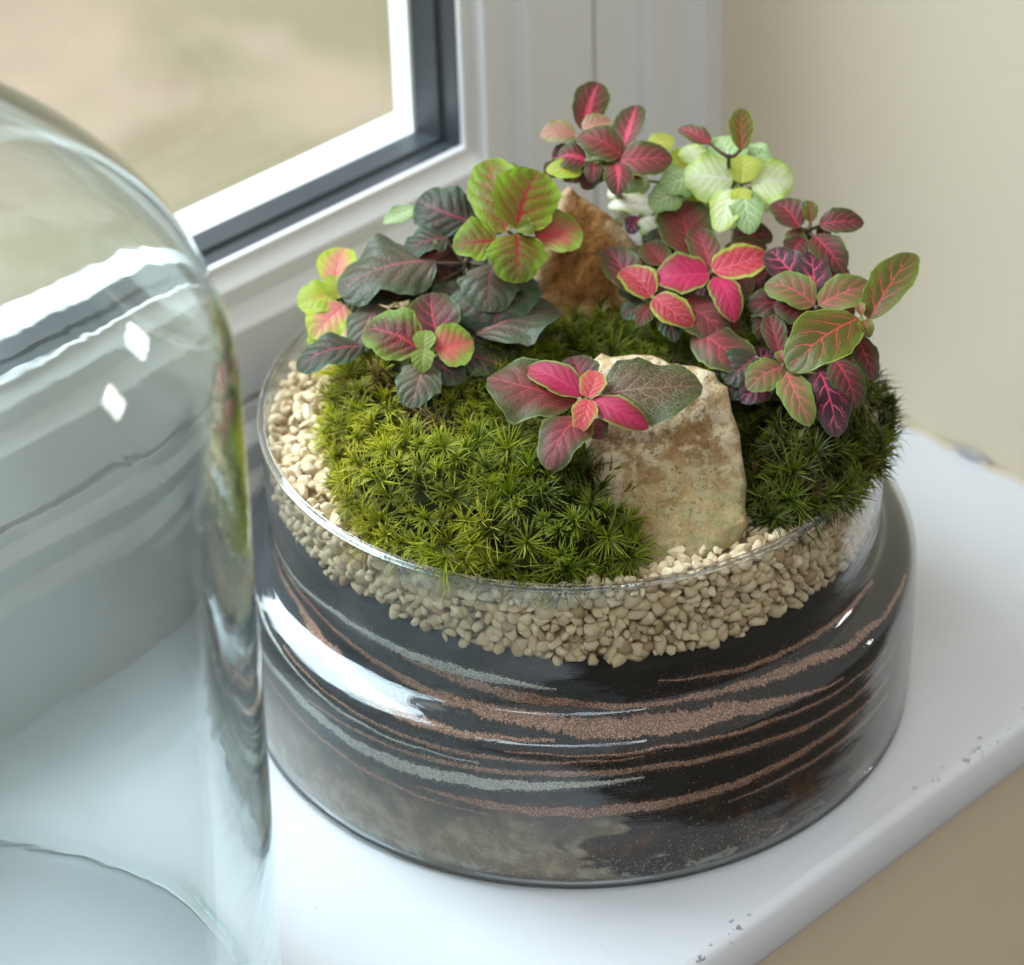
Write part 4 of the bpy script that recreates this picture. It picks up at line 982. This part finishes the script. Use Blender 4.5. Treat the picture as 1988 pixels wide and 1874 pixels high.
# --- K, L, M, N: out of focus at the back
plant('small dark leaved sprig at the back right beside the cream wall', 1572, 440, .158, (1540, 600), [
    (1552, 442, 1500, 388, 62, 'darkred', 'oval', 0, 1, 0, .08, .1, .05),
    (1590, 436, 1678, 428, 48, 'darkred', 'oval', 0, -1, 0, .08, .1, .05),
    (1580, 458, 1638, 524, 60, 'darkred', 'oval', 1, -1, 0, .08, .1, .05),
    (1574, 432, 1566, 386, 30, 'olive', 'oval', -1, -1, 0, .1, .1, .05),
    (1560, 462, 1532, 504, 48, 'darkred', 'oval', 3, 2, 0, .08, .1, .05),
]+fill('kk', ['darkred', 'brownred', 'olive'], 56, 8, 6), stem=STEMD)
plant('tallest pink and brown plant at the back in front of the window trim', 1190, 300, .176, (1200, 500), [
    (1134, 256, 1166, 152, 68, 'pinkmid', 'oval', 3, 5, 12, .06, .12, .05),
    (1206, 296, 1234, 195, 58, 'pinkmid', 'oval', 2, 4, -14, .06, .16, .05),
    (1118, 262, 1047, 258, 42, 'peach', 'oval', 3, 3, 0, .08, .05, .05),
    (1206, 302, 1122, 258, 64, 'brownred', 'round', -2, -4, 0, .10, -.05, .05),
    (1198, 312, 1306, 302, 66, 'dustypink', 'oval', -1, -2, 0, .10, -.05, .05),
    (1138, 312, 1080, 304, 54, 'pinkmid', 'oval', 1, 0, 0, .08, .05, .05),
    (1196, 318, 1198, 374, 56, 'pinkmid', 'round', -1, -3, 0, .12, .0, .05),
    (1152, 316, 1148, 352, 34, 'darkred', 'round', 0, -1, 0, .12, .0, .05),
    (1130, 250, 1186, 232, 40, 'peach', 'oval', 1, 1, 0, .1, .1, .05),
    (1090, 320, 1058, 340, 38, 'pinkmid', 'oval', 3, 3, 0, .1, .1, .05),
    (1130, 335, 1060, 326, 36, 'lime', 'oval', 2, 1, 0, .1, .1, .05),
]+fill('bk', ['brownred', 'pinkmid', 'mint', 'darkred'], 56, 5), sr=.0013)
plant('thin sprig with one upright olive leaf and one small red leaf at the very back', 1415, 300, .176, (1430, 480), [
    (1441, 292, 1441, 203, 46, 'olive', 'oval', 0, 2, 0, .05, .1, .03),
    (1380, 278, 1318, 244, 36, 'dustypink', 'oval', 0, 1, 0, .08, .05, .05),
], stem=STEMD, sr=.0007)
plant('lime and white veined plant at the back between the pink plant and the cream wall', 1435, 350, .164, (1420, 520), [
    (1424, 348, 1326, 336, 88, 'white', 'wide', 0, -1, 0, .10, -.06, .08),
    (1424, 330, 1396, 258, 70, 'mint', 'round', 3, 6, 0, .06, .05, .08),
    (1440, 356, 1440, 296, 63, 'yellow', 'oval', -2, -2, 0, .08, .1, .05),
    (1456, 350, 1542, 346, 84, 'white', 'wide', 0, -1, 0, .10, -.06, .08),
    (1424, 368, 1396, 444, 63, 'white', 'oval', -1, -4, 0, .12, -.06, .08),
    (1440, 368, 1456, 448, 63, 'mint', 'oval', -1, -4, 0, .12, -.06, .08),
    (1445, 330, 1490, 290, 61, 'mint', 'round', 4, 6, 0, .06, .05, .08),
    (1350, 345, 1284, 362, 63, 'mint', 'round', 2, 0, 0, .08, -.05, .08),
    (1356, 320, 1330, 280, 50, 'white', 'oval', 4, 5, 0, .08, .0, .08),
    (1258, 282, 1310, 268, 38, 'yellow', 'oval', 10, 10, 0, .08, .0, .06),
    (1320, 380, 1262, 400, 56, 'mint', 'round', 3, 1, 0, .08, .0, .06),
    (1260, 350, 1212, 362, 50, 'mint', 'oval', 4, 3, 0, .08, .0, .06),
    (1440, 400, 1442, 362, 41, 'yellow', 'oval', -3, -4, 0, .08, .1, .05),
]+fill('bn', ['white', 'mint', 'lime', 'white'], 68, 6))
plant('pale cream leaved sprig with purple flecks tucked behind the broken rock edge', 1250, 420, .145, (1260, 520), [
    (1282, 408, 1180, 394, 36, 'cream', 'oval', 1, 1, 0, .08, .05, .06),
    (1246, 424, 1272, 452, 34, 'cream', 'round', -1, -2, 0, .08, .0, .06),
    (1240, 420, 1222, 452, 36, 'purple', 'round', 0, -1, 0, .08, .0, .06),
    (1232, 378, 1178, 372, 34, 'cream', 'oval', 3, 3, 0, .08, .05, .06),
    (1290, 430, 1282, 470, 36, 'peach', 'oval', 0, -1, 0, .08, .0, .06),
    (1330, 440, 1290, 452, 40, 'dustypink', 'oval', 2, 2, 0, .08, .0, .06),
]+fill('bc', ['cream', 'mint', 'brownred', 'cream'], 46, 7, 6))

# ------------------------------------------------------------------ glass cloche standing beside the dish
CC = (-.2718, -.0016); RB, RM_, Z0, ZT_, NE = .1084, .1127, .2336, .3211, 1.926
def cl_r(z, inset=0.0):
    zt = ZT_-inset
    if z < Z0: return RB+(RM_-RB)*z/Z0-inset
    u = min(1, (z-Z0)/(zt-Z0)); return (RM_-inset)*max(0, 1-u**NE)**(1/NE)
TH = .0030
out = [(RB-.0006, .0004), (RB+.0008, .0012), (RB+.0012, .003), (RB+.0004, .007)]+[(cl_r(z), z) for z in np.linspace(.014, Z0, 26)]
for t in np.linspace(0.04, 1, 44):
    z = Z0+(ZT_-Z0)*math.sin(t*math.pi/2); out.append((max(cl_r(z), .0002), z))
inn = [(RB-TH+.0004, .0012), (RB-TH-.0004, .004)]+[(cl_r(z, TH), z) for z in np.linspace(.012, Z0, 26)]
for t in np.linspace(0.04, 1, 44):
    z = Z0+(ZT_-TH*1.5-Z0)*math.sin(t*math.pi/2)
    u = (z-Z0)/(ZT_-TH*1.5-Z0); inn.append((max((RM_-TH)*max(0, 1-u**NE)**(1/NE), .0002), z))
def wob(a, z, i):
    k = .00028 if i < len(out) else .00045
    p = Vector((math.cos(a)*1.6, math.sin(a)*1.6, z*9+(0 if i < len(out) else 40)))
    return (k*noise.noise(p*1.3)+.00009*noise.noise(Vector((p.x*2.5, p.y*2.5, p.z*5))))*min(1, z/.01)
cl = link('glass_cloche', lathe('glass_cloche', out+inn[::-1], 160, True, wob), M['cloche']); cl.location = (CC[0], CC[1], 0)
tag(cl, 'tall clear glass cloche with greenish edge standing at the left on the sill', 'glass cloche')
